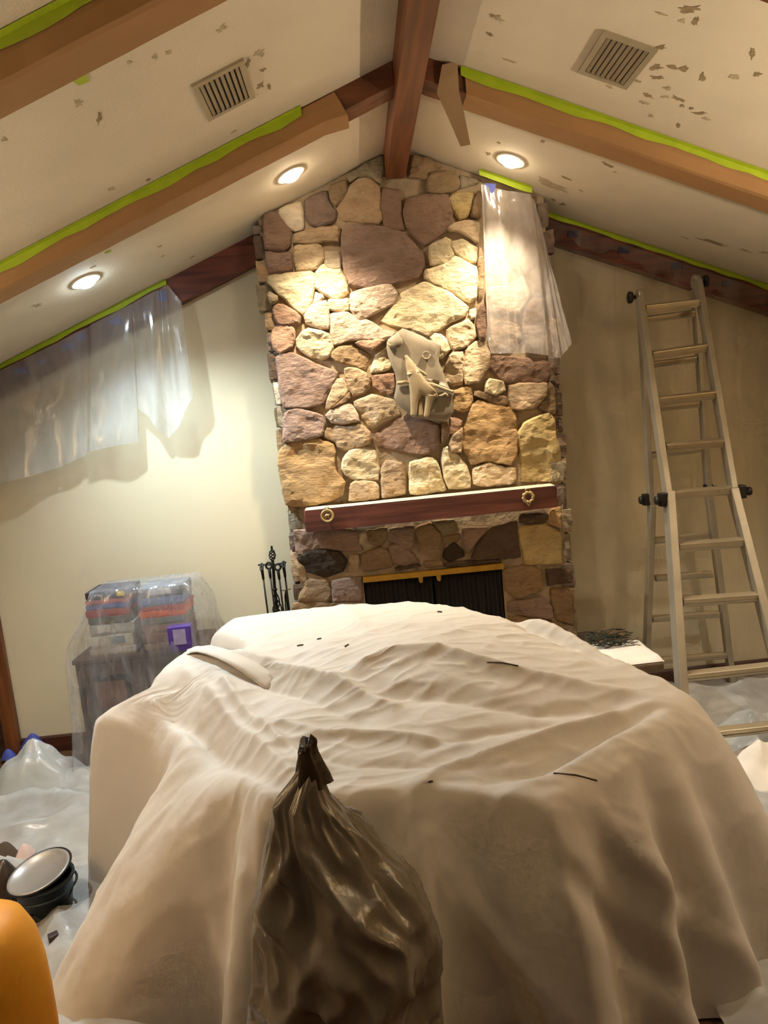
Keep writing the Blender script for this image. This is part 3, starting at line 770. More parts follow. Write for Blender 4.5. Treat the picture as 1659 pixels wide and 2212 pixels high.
# sanding dust lying on the shelf
D_ = []
for i in range(41):
    x = a.x + .01 + (b.x-a.x-.02)*i/40
    D_.append([(x, 4.436 + .004*wob(x, 9), mz1+.001), (x, 4.46, mz1+.002+.001*wob(x, 6)), (x, 4.50, mz1+.003+.002*abs(wob(x, 4))), (x, 4.55, mz1+.005+.004*abs(wob(x, 5)))])
MB().grid(D_).build('dust_layer', mat('sanding dust', '#C4B89E', .95), mant, True, kind='stuff')

# two brass ornaments on the mantel front
def ornament(px, py, label, kind):
    p = atY(px, py, 4.414)
    t = thing('horse_brass', label, 'ornament', (p.x, 4.418, p.z))
    def ringpath(r, n=28, wx=1, f=lambda a: 0): return [p + Vector((math.cos(2*math.pi*i/n)*(r+f(2*math.pi*i/n))*wx, 0, math.sin(2*math.pi*i/n)*(r+f(2*math.pi*i/n)))) for i in range(n)]
    if kind == 0:
        MB().tube(ringpath(.037), .0065, 8, closed=True).build('rim', M['oldbrass'], t, True)
        MB().tube(ringpath(.028), .003, 6, closed=True).build('inner_rim', M['oldbrass'], t, True)
        e = MB()
        e.tube([p + Vector(q) for q in ((-.02, 0, -.006), (-.008, 0, .004), (.006, 0, .002), (.018, 0, .010))], [.004, .008, .008, .003], 8)
        e.tube([p + Vector(q) for q in ((-.006, 0, .002), (-.012, 0, -.02))], .003, 6)
        e.tube([p + Vector(q) for q in ((.006, 0, .0), (.012, 0, -.022))], .003, 6)
        e.tube([p + Vector(q) for q in ((-.004, 0, .004), (0, 0, .02))], [.005, .004], 6)
        e.build('emblem', M['oldbrass'], t, True)
        MB().tube([p + Vector((-.016, 0, .046)), p + Vector((-.008, 0, .053)), p + Vector((.008, 0, .055)), p + Vector((.018, 0, .048))], .004, 6).build('hanger_loop', M['oldbrass'], t, True)
    else:
        MB().tube(ringpath(.031, 40, 1, lambda a: .004*math.sin(a*8)), .009, 8, closed=True).build('rim', M['oldbrass'], t, True)
        for i in range(10):
            an = 2*math.pi*i/10
            q = p + Vector((math.cos(an)*.042, -.002, math.sin(an)*.042))
            MB().tube([q - Vector((math.cos(an)*.012, 0, math.sin(an)*.012)), q], [.007, .003], 6).build('leaf', M['oldbrass'], t, True)
        MB().tube([p + Vector((-.016, 0, .042)), p + Vector((-.010, 0, .056)), p + Vector((.010, 0, .056)), p + Vector((.016, 0, .042))], .005, 6).build('hanger_loop', M['oldbrass'], t, True)
        MB().tube([p + Vector((-.01, 0, -.036)), p + Vector((0, 0, -.055)), p + Vector((.01, 0, -.036))], .006, 6).build('drop', M['oldbrass'], t, True)
ornament(707, 1114, 'round brass medallion with a figure inside on the left of the mantel', 0)
ornament(1141, 1074, 'brass wreath ring with an open centre on the right of the mantel', 1)

# ------------------------------------------------------------------ clay relief plaque with howling animal
def Q(x, y, Y=4.49): return atY(800 + x/7.9, 680 + y/7.9, Y)
PL = thing('relief_plaque', 'grey clay relief plaque of a howling coyote on the chimney', 'plaque', Q(850, 1100, 4.52))
outl = [(280,470),(300,420),(470,290),(550,230),(640,260),(760,310),(900,370),(980,430),(1090,450),(1170,510),(1190,600),(1170,680),(1170,800),(1210,900),(1250,1000),(1300,1150),(1360,1270),(1430,1290),(1440,1330),(1410,1390),(1400,1500),(1430,1640),(1370,1720),(1300,1800),(1180,1810),(1020,1800),(930,1780),(700,1740),(620,1660),(540,1600),(430,1480),(400,1410),(430,1270),(440,1150),(420,1000),(360,860),(300,700),(275,560)]
ctr = (850, 1050); V, Fc = [], []; m = len(outl)
for (s_, Y, am) in ((1, 4.548, 0), (1.0, 4.512, 1), (.97, 4.503, 1), (.75, 4.503, 1), (.5, 4.503, 1), (.25, 4.503, 1)):
    for (x, y) in outl:
        xx, yy = ctr[0] + (x-ctr[0])*s_, ctr[1] + (y-ctr[1])*s_
        q = Q(xx, yy, Y)
        if am: q.y += .010*noise.noise(Vector((xx*.004, yy*.003, 2))) + (.012 if s_ > .9 and y < 700 else 0)*math.sin(x*.01)
        V.append(q)
for r in range(5):
    for j in range(m): Fc.append((r*m+j, r*m+(j+1) % m, (r+1)*m+(j+1) % m, (r+1)*m+j))
V.append(Q(*ctr, 4.503)); Fc += [(5*m+j, 5*m+(j+1) % m, len(V)-1) for j in range(m)]
pm = MB(); pm.add(V, Fc); pm.build('slab', M['clay'], PL, True)
def relief(name, chains, m_, flat=.55, parent=PL, Y=4.495):
    """one continuous relief figure grown from a skeleton of joints"""
    me = bpy.data.meshes.new(name); vs, es, rad, idx = [], [], [], {}
    for ch in chains:
        prev = None
        for (x, y, r) in ch:
            k = (x, y)
            if k not in idx:
                idx[k] = len(vs); q = Q(x, y, Y); vs.append(q - ORG[parent]); rad.append(1.28*r/7.9*4.5/F_PX)
            if prev is not None and prev != idx[k]: es.append((prev, idx[k]))
            prev = idx[k]
    me.from_pydata(vs, es, []); o = bpy.data.objects.new(name, me); link(o, parent)
    sk = o.modifiers.new('skin', 'SKIN'); sk.use_smooth_shade = True
    for i, sv in enumerate(me.skin_vertices[0].data):
        sv.radius = (rad[i], rad[i]); sv.use_root = (i == 0)
    sb = o.modifiers.new('sub', 'SUBSURF'); sb.levels = 2; sb.render_levels = 2
    dg = bpy.context.evaluated_depsgraph_get(); ev = o.evaluated_get(dg)
    nm = bpy.data.meshes.new_from_object(ev, depsgraph=dg)
    o.modifiers.clear(); o.data = nm
    yc = Y - ORG[parent].y
    for v in nm.vertices: v.co.y = yc + (v.co.y - yc)*flat
    for p in nm.polygons: p.use_smooth = True
    nm.materials.clear(); nm.materials.append(m_)
    return o
relief('coyote', [[(740,1090,92),(730,1000,84),(705,930,74),(680,865,66),(662,815,58),(640,765,36),(612,715,26),(598,688,18)], [(705,930,74),(752,868,26),(772,838,10)],
                  [(740,1090,95),(800,1200,105),(900,1260,105),(1010,1290,115),(1050,1370,84),(1000,1490,56),(975,1600,44),(962,1700,40),(940,1762,42)],
                  [(800,1200,105),(760,1330,70),(750,1480,60),(745,1600,50),(738,1690,46),(722,1735,44)],
                  [(1010,1290,115),(1090,1350,50),(1150,1420,22)]], M['wolfm'], .6)
relief('second_leg', [[(860,1470,34),(855,1600,34),(860,1740,36)]], M['wolfm'], .5)
relief('branch', [[(820,1210,20),(960,1175,22),(1080,1190,24),(1180,1235,26),(1300,1280,24),(1420,1320,20)], [(1080,1190,24),(1000,1230,14)]], M['wolfm'], .8, Y=4.49)
relief('branch', [[(445,1165,26),(540,1160,26),(610,1140,22),(700,1180,16)]], M['wolfm'], .8, Y=4.49)
relief('feather', [[(700,870,20),(770,900,22),(830,950,22),(900,985,20),(965,1040,16)], [(830,950,22),(800,990,18),(870,1030,18),(900,1085,14),(955,1050,12)]], M['wolfm'], .8, Y=4.49)
relief('pouch', [[(1160,1385,14),(1240,1375,18),(1270,1340,22),(1320,1380,20),(1300,1400,16)]], M['wolfm'], .9, Y=4.49)
c = Q(955, 690, 4.494)
MB().lathe(c, [(.024, .004), (.026, -.003), (.022, -.003), (.004, -.002)], 24, (0, 1, 0.12)).build('moon', M['clay'], PL, True)
MB().tube([c + Vector((math.cos(a_)*.024, -.006, math.sin(a_)*.024)) for a_ in [math.radians(d_) for d_ in range(175, 375, 12)]], [.002] + [.0045]*15 + [.002], 8).build('moon_lit_rim', M['wolfm'], PL, True)  # lower half only: lit look of the dish rim, put in with lighter clay
MB().tube([Q(x_, y_, 4.484) for x_, y_ in ((283,478),(320,515),(370,540),(430,552),(490,540),(530,500),(542,450),(520,390))], [.003, .006, .0075, .008, .0075, .006, .005, .003], 8).build('curl_bright_edge', M['wolfm'], PL, True)  # lower edge of the curl, its brightness put in with lighter clay
cu = [(285,480),(300,420),(400,340),(470,295),(500,340),(540,440),(530,500),(490,540),(430,550),(360,530),(290,505)]
curl = []
for k, (x, y) in enumerate(cu): curl.append(Q(x, y, 4.492 - (.016 if y > 430 and x > 330 else 0)))
cm = MB(); cc = Q(420, 440, 4.497); cm.add(curl + [cc], [(i, (i+1) % len(cu), len(cu)) for i in range(len(cu))]); cm.build('curled_corner', M['clay'], PL, True, solid=.004)

# ------------------------------------------------------------------ hanging plastic sheets
def lerp_cols(cols, u):
    n_ = len(cols)-1; f = u*n_; i = min(int(f), n_-1); t = f - i
    return [cols[i][k] + (cols[i+1][k]-cols[i][k])*t for k in range(4)]
def hang(cols, Y, nu, nv, amp, freq, name, m, bulge=None, seed=0):
    P = []
    for j in range(nv+1):
        v = j/nv; row = []
        for i in range(nu+1):
            u = i/nu; tx, ty, bx_, by_ = lerp_cols(cols, u)
            y = Y(u, v)
            a = atY(tx, ty, y); b = atY(bx_, by_, y); p = a.lerp(b, v)
            w = math.sin(u*freq + 1.3*math.sin(u*freq*.37+seed)) + .5*math.sin(u*freq*2.3 + seed + v)
            p.y += amp*(.25 + .75*v**.7)*w + .012*noise.noise(Vector((u*6, v*5, seed)))
            row.append(p)
        P.append(row)
    return MB().grid(P).build(name, m, smooth=True)
colsL = [(-260, 935, -260, 1130), (-120, 860, -120, 1085), (0, 800, 0, 1044), (60, 772, 70, 1028), (120, 742, 130, 1008), (165, 718, 175, 988), (190, 706, 189, 978), (200, 700, 200, 974), (240, 680, 250, 963), (282, 657, 300, 955),
         (288, 654, 297, 882), (310, 643, 322, 902), (330, 632, 342, 930), (345, 625, 362, 948), (352, 620, 388, 922), (362, 615, 400, 890), (392, 652, 419, 858)]
tag(hang(colsL, lambda u, v: 4.806 - .03*v, 150, 22, .022, 24, 'plastic_sheet', M['film']), 'translucent plastic sheet hanging from the left gable ledger', 'plastic sheet')
colsR = [(1040, 398, 1052, 735), (1046, 400, 1062, 763), (1075, 408, 1100, 764), (1110, 414, 1140, 762), (1145, 420, 1185, 769), (1158, 440, 1212, 773), (1163, 465, 1224, 756), (1168, 490, 1233, 742)]
tag(hang(colsR, lambda u, v: 4.495 - .02*v + .05*max(0, u-.7), 80, 26, .016, 19, 'plastic_sheet', M['film2'], seed=4), 'crinkled clear plastic sheet hanging over the right side of the chimney', 'plastic sheet')
P = []
for j in range(25):
    v = j/24; row = []
    for i in range(91):
        u = i/90; x = 1.39 + (XRT-.05-1.39)*u
        z = (ceil_z(x)-.05)*(1-v) + .03*v
        y = 4.815 + (.055*min(1, v*7)) - .010*(math.sin(u*41 + 2*math.sin(u*9)) + .6*math.sin(u*73+v*2))*(.4+.6*v) - .02*noise.noise(Vector((u*5, v*3, 8)))
        row.append((x, min(y, 4.885), z))
    P.append(row)
tag(MB().grid(P).build('plastic_sheet', M['wallfilm'], smooth=True), 'thin clear plastic film covering the right gable wall behind the ladder', 'plastic sheet')

# ------------------------------------------------------------------ cabinet, boxes and their plastic cover
CY0, CY1 = 4.46, 4.87
ca, cb = atY(158, 1410, CY0), atY(432, 1385, CY0)
x0, x1, ct = ca.x, cb.x, .80
CAB = thing('cabinet', 'dark brown wooden cabinet under clear plastic against the back wall', 'cabinet', ((x0+x1)/2, 4.66, 0))
MB().box(((x0+x1)/2, (CY0+CY1)/2, ct-.015), (x1-x0+.03, CY1-CY0+.02, .03)).build('top_board', M['darkwood'], CAB, bevel=.004)
for xx in (x0+.012, x1-.012):
    MB().box((xx, (CY0+CY1)/2, ct/2-.015), (.024, CY1-CY0, ct-.03)).build('side_panel', M['darkwood'], CAB)
MB().box(((x0+x1)/2, CY1-.006, ct/2-.015), (x1-x0-.05, .01, ct-.04)).build('back_panel', M['darkwood'], CAB)
for zz in (.06, .42):
    MB().box(((x0+x1)/2, (CY0+CY1)/2-.005, zz), (x1-x0-.05, CY1-CY0-.03, .022)).build('shelf', M['darkwood'], CAB)
MB().box(((x0+x1)/2, CY0+.012, .72), (x1-x0-.052, .02, .09)).build('apron', M['darkwood'], CAB, bevel=.003)
for i, (cx_, w_, h_, cl, lb) in enumerate([(.22, .2, .17, '#7A5240', 'brown carton on the cabinet shelf at left'), (.52, .22, .22, '#5A4A40', 'dark carton on the middle cabinet shelf'), (.82, .16, .14, '#8A6A48', 'small tan carton on the right of the cabinet shelf')]):
    bx_ = x0 + (x1-x0)*cx_
    t = thing('carton', lb, 'box', (bx_, 4.62, .431)); 
    MB().box((bx_, 4.62, .431 + h_/2), (w_, .2, h_)).build('body', boxmat(cl), t, bevel=.003)
    MB().box((bx_, 4.62, .431 + h_), (w_+.006, .206, .03)).build('lid', boxmat(cl), t, bevel=.003)
def game_box(xc, z, w, d, h, cl, lb, lab=None, rot=0.0, y=4.62):
    t = thing('board_game_box', lb, 'box', (xc, y, z), 'stacked boxes on the cabinet')
    m3 = rotz(rot); mm = boxmat(cl)
    MB().box((xc, y, z + h*.40), (w-.008, d-.008, h*.78), m3).build('tray', mm, t)
    MB().box((xc, y, z + h*.60), (w, d, h*.76), m3).build('lid', mm, t, bevel=.002)
    if lab: MB().box((xc + lab[1], y - d/2 - .001, z + h*.58), (lab[2], .003, h*.6), m3).build('printed_label', boxmat(lab[0]), t)
    return z + h
lx = atY(232, 1320, 4.48).x; rx = atY(350, 1320, 4.48).x
z = ct + .001
for (w, h, cl, lb, lab) in [(.30, .05, '#B5B0A8', 'pale flat game box at the bottom of the left stack', None), (.28, .085, '#C8C4B4', 'thick cream game box low in the left stack', ('#7C8890', .04, .1)),
                           (.29, .075, '#A8A8A0', 'grey game box in the middle of the left stack', ('#D8D4CC', -.05, .08)), (.27, .05, '#5A6258', 'dark grey green game box in the left stack', None),
                           (.28, .05, '#A23A2E', 'red game box in the left stack under plastic', None), (.28, .035, '#4E62A0', 'blue game box in the left stack under plastic', None),
                           (.28, .03, '#B86A60', 'pinkish game box near the top of the left stack', None), (.28, .055, '#3C3440', 'dark top box with a yellow label on the left stack', ('#D8C040', .09, .05))]:
    z = game_box(lx + random.uniform(-.008, .008), z, w, .26, h, cl, lb, lab, random.uniform(-.03, .03))
z = ct + .001
for (w, h, cl, lb, lab) in [(.30, .045, '#8A7468', 'brownish flat box at the bottom of the right stack', None), (.30, .07, '#7A5A4A', 'brown game box low in the right stack', None), (.28, .055, '#8A6A5C', 'dull brown game box in the right stack', None),
                           (.29, .05, '#6E7A70', 'grey green game box in the right stack', None), (.30, .045, '#E0602A', 'bright orange game box in the right stack', None), (.28, .03, '#B04030', 'thin red game box in the right stack', None),
                           (.29, .06, '#7088B0', 'light blue game box in the right stack', None), (.29, .065, '#6A7078', 'grey top box with white lettering marks on the right stack', ('#C8C8CC', .0, .14))]:
    z = game_box(rx + random.uniform(-.008, .008), z, w, .26, h, cl, lb, lab, random.uniform(-.03, .03))
px_ = atY(387, 1350, 4.44).x
game_box(px_, ct+.001, .15, .08, .165, '#5B3FA0', 'purple box standing in front of the right stack', ('#A9A0C8', 0, .08), y=4.485-.03)
# draped clear cover
def ring_rect(xa, xb, ya, yb, z, n=120, r=.03):
    per = [(xa, ya), (xb, ya), (xb, yb), (xa, yb)]
    pts = []; L = [(xb-xa), (yb-ya), (xb-xa), (yb-ya)]; tot = sum(L)
    for i in range(n):
        s = tot*i/n; k = 0
        while s > L[k]: s -= L[k]; k += 1
        a_, b_ = per[k], per[(k+1) % 4]; t = s/L[k]
        pts.append(Vector((a_[0] + (b_[0]-a_[0])*t, a_[1] + (b_[1]-a_[1])*t, z)))
    return pts
tz = ct + .435
tl, tr_ = atY(188, 1262, 4.44).x, atY(402, 1250, 4.44).x
levels = [(tl+.2, tr_-.2, 4.60, 4.66, tz+.012), (tl, tr_, 4.46, 4.79, tz+.006), (tl-.012, tr_+.012, 4.445, 4.80, tz-.03), (tl-.07, tr_+.07, 4.43, 4.83, tz-.16), (x0-.03, x1+.05, 4.42, 4.875, ct+.08), (x0-.045, x1+.08, 4.405, 4.885, ct-.05), (x0-.055, x1+.10, 4.39, 4.888, .4), (x0-.09, x1+.11, 4.36, 4.89, .03)]
V, Fc, n_ = [], [], 160
for li, lv in enumerate(levels):
    for i, p in enumerate(ring_rect(*lv[:4], lv[4], n_)):
        am = [0, .002, .006, .012, .016, .018, .024, .03][li]
        w = am*(math.sin(i*.62 + .4*li) + .7*math.sin(i*.27))
        if p.y < 4.8: p.y -= w
        p.x += .6*w; V.append(p)
for r in range(len(levels)-1):
    for j in range(n_): Fc.append((r*n_+j, r*n_+(j+1) % n_, (r+1)*n_+(j+1) % n_, (r+1)*n_+j))
V.append(Vector(((tl+tr_)/2, 4.63, tz+.013))); Fc += [(j, (j+1) % n_, len(V)-1) for j in range(n_)]
cv = MB(); cv.add(V, Fc)
tag(cv.build('plastic_cover', M['cover'], smooth=True), 'clear plastic cover draped over the boxes and dark cabinet', 'plastic cover')

# ------------------------------------------------------------------ fireplace tools
def T(x, y, Y=4.74): return atY(540 + x/12.29, 1160 + y/12.29, Y)
kk = 4.74/F_PX/12.29
hz = .5075
ST = thing('tool_stand', 'black wrought iron fireplace tool stand with twisted cage finial', 'tool stand', (T(640, 2000).x + .03, 4.74, hz))
top = T(580, 290); mid = T(615, 760); low = T(645, 1400); xb = T(690, 2100)
base = Vector((low.x + .005, 4.74, hz)); low.x = base.x - .002
MB().tube([T(600, 640), mid, low, base], .0105, 8).build('pole', M['iron'], ST, True)
def cage(c0, c1, r, turns, parent, nb=4, th=.0045):
    c0, c1 = Vector(c0), Vector(c1)
    for b in range(nb):
        pts = []
        for i in range(25):
            t = i/24; a = 2*math.pi*(b/nb + turns*t); rr = r*math.sin(math.pi*t)**.8 if 0 < t < 1 else .002
            pts.append(c0.lerp(c1, t) + Vector((math.cos(a)*rr, math.sin(a)*rr, 0)))
        MB().tube(pts, th, 6).build('cage_bar', M['iron'], parent, True)
cage(T(600, 650), T(580, 320), 85*kk, 1.0, ST)
cage(Vector((base.x, 4.74, low.z-.36)), Vector((base.x, 4.74, low.z)), 125*kk, 1.25, ST)
MB().lathe(T(580, 320), [(.004, 0), (.010, .006), (.006, .012), (.009, .018), (.002, .024)], 12).build('finial', M['iron'], ST, True)
MB().lathe((base.x, 4.74, low.z), [(.016, -.006), (.016, .006), (.010, .010)], 12).build('collar', M['iron'], ST, True)
MB().lathe(base, [(.11, 0), (.11, .012), (.02, .03), (.012, .05)], 24).build('base', M['iron'], ST, True)
MB().tube([T(215, 745), T(420, 735), T(610, 745), T(800, 705), T(960, 675)], .006, 8).build('crossbar', M['iron'], ST, True)
def tool(x, y, face, Y, label, kind):
    c = T(x, y, Y); t = thing('fireplace_tool', label, 'fireplace tool', (c.x, Y, hz+.01), 'tools hanging on the stand')
    r = 78*kk; ring = []
    for i in range(24):
        a = 2*math.pi*i/24; ring.append(c + Vector((math.cos(a)*r*(1 if face else .35), math.sin(a)*r*(0.2 if face else .95), math.sin(a)*r if True else 0)))
    MB().tube(ring, .0075, 8, closed=True).build('ring_handle', M['black'], t, True)
    a0 = c + Vector((0, 0, -r)); zb_ = hz + .05
    g = a0 + Vector((.002, 0, -.065))
    MB().tube([a0, g], [.011, .009], 8).build('grip', M['black'], t, True)
    bt = Vector((g.x + .004, Y, zb_ + .12))
    MB().tube([g, bt], .0062, 8).build('shaft', M['iron'], t, True)
    if kind == 'shovel':
        MB().prism([bt + Vector(q) for q in ((-.02, 0, .01), (.02, 0, .01), (.05, -.01, -.11), (-.05, -.01, -.11))], (0, .004, 0)).build('blade', M['iron'], t)
    elif kind == 'brush':
        MB().lathe(bt + Vector((0, 0, -.11)), [(.03, 0), (.028, .06), (.012, .11), (.006, .13)], 14).build('bristles', M['black'], t, True)
    elif kind == 'poker':
        MB().tube([bt, bt + Vector((0, 0, -.1))], [.005, .002], 8).build('point', M['iron'], t, True)
        MB().tube([bt, bt + Vector((.03, 0, -.02)), bt + Vector((.035, 0, .01))], .004, 6).build('hook', M['iron'], t, True)
    else:
        cc_ = T(950, 1410, Y)
        MB().tube([T(820, 1415, Y), cc_, T(1080, 1370, Y)], .005, 6).build('cross_grip', M['oldbrass'], t, True)
        MB().tube([cc_, T(930, 1580, Y), Vector((T(880, 1900, Y).x, Y, zb_))], .005, 6).build('jaw', M['iron'], t, True)
        MB().tube([cc_, T(965, 1600, Y), Vector((T(985, 1900, Y).x, Y, zb_))], .005, 6).build('jaw', M['iron'], t, True)
tool(310, 800, False, 4.72, 'iron fireplace shovel hanging leftmost on the tool stand', 'shovel')
tool(500, 760, True, 4.70, 'iron fireplace brush hanging left of the stand pole', 'brush')
tool(735, 800, True, 4.70, 'iron fireplace poker hanging right of the stand pole', 'poker')
tool(890, 745, False, 4.72, 'iron fireplace tongs with cross grip beside the chimney', 'tongs')

# ------------------------------------------------------------------ ladder
LA = thing('ladder', 'aluminium multi position ladder standing open as an A frame at right', 'ladder', (2.1, 4.2, 0))
al = math.radians(20.0); D0, Z0 = 4.44, 2.70
def dF(z): return D0 - (Z0 - z)*math.tan(al)
al2 = math.radians(4.0)
def dR(z): return 4.55 + (Z0 - z)*math.tan(al2)
def pickF(px, py, dx=0):
    """point of the front ladder plane under a pixel ray"""
    d = ray(px, py); k = math.tan(al)
    # y = D0-(Z0-z)k
    t = (D0 - (Z0-EYE)*k)/(d[1] - d[2]*k); return Vector((d[0]*t, d[1]*t, EYE + d[2]*t))
def pickR(px, py):
    d = ray(px, py); k = -math.tan(al2)
    t = (4.55 - (Z0-EYE)*k)/(d[1] - d[2]*k); return Vector((d[0]*t, d[1]*t, EYE + d[2]*t))
def ext(a, b, z):
    t = (z - a.z)/(b.z - a.z); return a + (b-a)*t
def rail(a, b, w, dpt, name, m='alu', nrm=(0, 1, .3)):
    return MB().beam(a, b, w, dpt, nrm).build(name, M[m], LA, bevel=.004)
FLt, FLm = pickF(1381, 645), pickF(1441, 1060); FRt, FRm = pickF(1507, 607), pickF(1581, 1043)
FLm2, FLb = pickF(1446, 1085), pickF(1473, 1495); FRm2, FRb = pickF(1588, 1080), pickF(1659, 1359)
FLf, FRf = ext(FLm2, FLb, .012), ext(FRm2, FRb, .012)
rail(FLt, ext(FLt, FLm, FLm.z-.12), .036, .06, 'inner_rail'); rail(FRt, ext(FRt, FRm, FRm.z-.12), .036, .06, 'inner_rail')
FL1, FR1 = ext(FLm2, FLb, FLm2.z+.06), ext(FRm2, FRb, FRm2.z+.06)
rail(FL1, FLf, .046, .07, 'outer_rail'); rail(FR1, FRf, .046, .07, 'outer_rail')
RLt, RLm = pickR(1383, 650), pickR(1405, 1075); RRt, RRm = pickR(1500, 625), pickR(1530, 1060)
RLb, RRb = pickR(1398, 1375), pickR(1580, 1462)
RLm2, RRm2 = pickR(1408, 1090), pickR(1532, 1075)
rail(RLt, ext(RLt, RLm, RLm.z-.1), .032, .055, 'inner_rail'); rail(RRt, ext(RRt, RRm, RRm.z-.1), .032, .055, 'inner_rail')
RLf, RRf = ext(RLm2, RLb, .012), ext(RRm2, RRb, .012)
rail(RLm2, RLf, .038, .06, 'outer_rail'); rail(RRm2, RRf, .038, .06, 'outer_rail')
def rung(a, b, h=.050, d=.045):
    r = MB().beam(a, b, d, h, (0, -.3, 1)).build('rung', M['alu2'], LA, bevel=.006)
    ax = (b-a).normalized(); 
    for k in (-.3, .3):
        MB().beam(a + Vector((0, -d*.5-.001, h*k)), b + Vector((0, -d*.5-.001, h*k)), .004, .006, (0, -.3, 1)).build('tread_rib', M['alu'], r)
for (lp, rp) in [((1392, 668), (1509, 654)), ((1407, 768), (1525, 751)), ((1420, 866), (1545, 852)), ((1437, 967), (1563, 956)), ((1443, 1071), (1590, 1057)), ((1464, 1182), (1608, 1170)), ((1473, 1300), (1644, 1288))]:
    rung(pickF(*lp), pickF(*rp))
for zz in (.58, .285, .05):
    a_, b_ = ext(FLm2, FLb, zz), ext(FRm2, FRb, zz); rung(a_, b_)
for (lp, rp) in [((1390, 692), (1500, 676)), ((1392, 790), (1503, 775)), ((1397, 885), (1510, 872)), ((1405, 984), (1512, 970)), ((1412, 1168), (1530, 1155)), ((1415, 1249), (1538, 1240)), ((1408, 1337), (1553, 1326)), ((1402, 1428), (1570, 1415))]:
    rung(pickR(*lp), pickR(*rp), .040, .04)
for (p_, q_) in ((FLt, RLt), (FRt, RRt)):
    c_ = (p_ + q_)/2 + Vector((0, 0, .02)); s_ = -1 if p_ is FLt else 1
    hb = MB().lathe(c_ + Vector((-.02, 0, 0)), [(.03, 0), (.045, .006), (.045, .034), (.03, .04)], 20, (1, 0, 0)).build('hinge', M['alu'], LA, True)
    MB().beam(p_, c_, .02, .05, (0, 1, 0)).build('hinge_arm', M['alu'], LA); MB().beam(q_, c_, .02, .05, (0, 1, 0)).build('hinge_arm', M['alu'], LA)
    MB().lathe(c_ + Vector((s_*.03, 0, 0)), [(.012, 0), (.012, .02), (.036, .022), (.038, .040), (.02, .046)], 16, (s_, 0, 0)).build('hinge_knob', M['knob'], hb, True)
def lock(px, py, pk, s_):
    c_ = pk(px, py)
    MB().box(c_, (.05, .05, .08)).build('lock_bracket', M['knob'], LA, bevel=.008)
    MB().lathe(c_ + Vector((s_*.02, -.012, 0)), [(.016, 0), (.016, .014), (.026, .016), (.026, .03), (.01, .034)], 14, (s_, 0, 0)).build('lock_knob', M['knob'], LA, True)
lock(1432, 1079, pickF, -1); lock(1600, 1062, pickF, 1); lock(1396, 1079, pickR, -1); lock(1530, 1058, pickR, 1)
for p_ in (FLf, FRf, RLf, RRf):
    MB().box(p_ + Vector((0, 0, .012)), (.045, .08, .024)).build('rubber_foot', M['knob'], LA, bevel=.006)

# ------------------------------------------------------------------ tarp over the furniture
TC = np.array([0.12, 2.85])
rimpx = [(320,1490,1.02),(400,1410,1.08),(500,1338,1.18),(640,1315,1.20),(890,1300,1.22),(1060,1325,1.20),(1190,1345,1.15),(1300,1410,1.08),(1400,1455,1.03),(1480,1492,1.0),
         (1440,1560,.97),(1330,1640,.95),(1180,1735,.94),(1040,1715,.95),(900,1695,.96),(730,1715,.96),(580,1705,.96),(470,1660,.87),(330,1610,.80),(166,1556,.88)]
RIM = [atZ(*p) for p in rimpx]
inner = [(700,1400,1.17),(900,1400,1.19),(1100,1420,1.13),(1250,1480,1.05),(600,1470,1.08),(800,1540,1.04),(1000,1530,1.05),(1200,1560,1.0),(700,1620,.99),(950,1620,.98),(1100,1640,.97),(450,1500,1.05),(560,1590,1.0)]
CTL = np.array([tuple(p) for p in RIM] + [tuple(atZ(*p)) for p in inner])
def tps_fit(P):
    n = len(P); d = np.linalg.norm(P[:, None, :2]-P[None, :, :2], axis=2); K = np.where(d > 0, d*d*np.log(d+1e-9), 0) + np.eye(n)*0.004
    A = np.zeros((n+3, n+3)); A[:n, :n] = K; A[:n, n] = 1; A[:n, n+1:] = P[:, :2]; A[n, :n] = 1; A[n+1:, :n] = P[:, :2].T
    b = np.zeros(n+3); b[:n] = P[:, 2]; return np.linalg.solve(A, b)
TW = tps_fit(CTL)
def tps(X, Y):
    d = np.sqrt((X[..., None]-CTL[:, 0])**2 + (Y[..., None]-CTL[:, 1])**2); K = np.where(d > 0, d*d*np.log(d+1e-9), 0)
    return K @ TW[:len(CTL)] + TW[-3] + TW[-2]*X + TW[-1]*Y
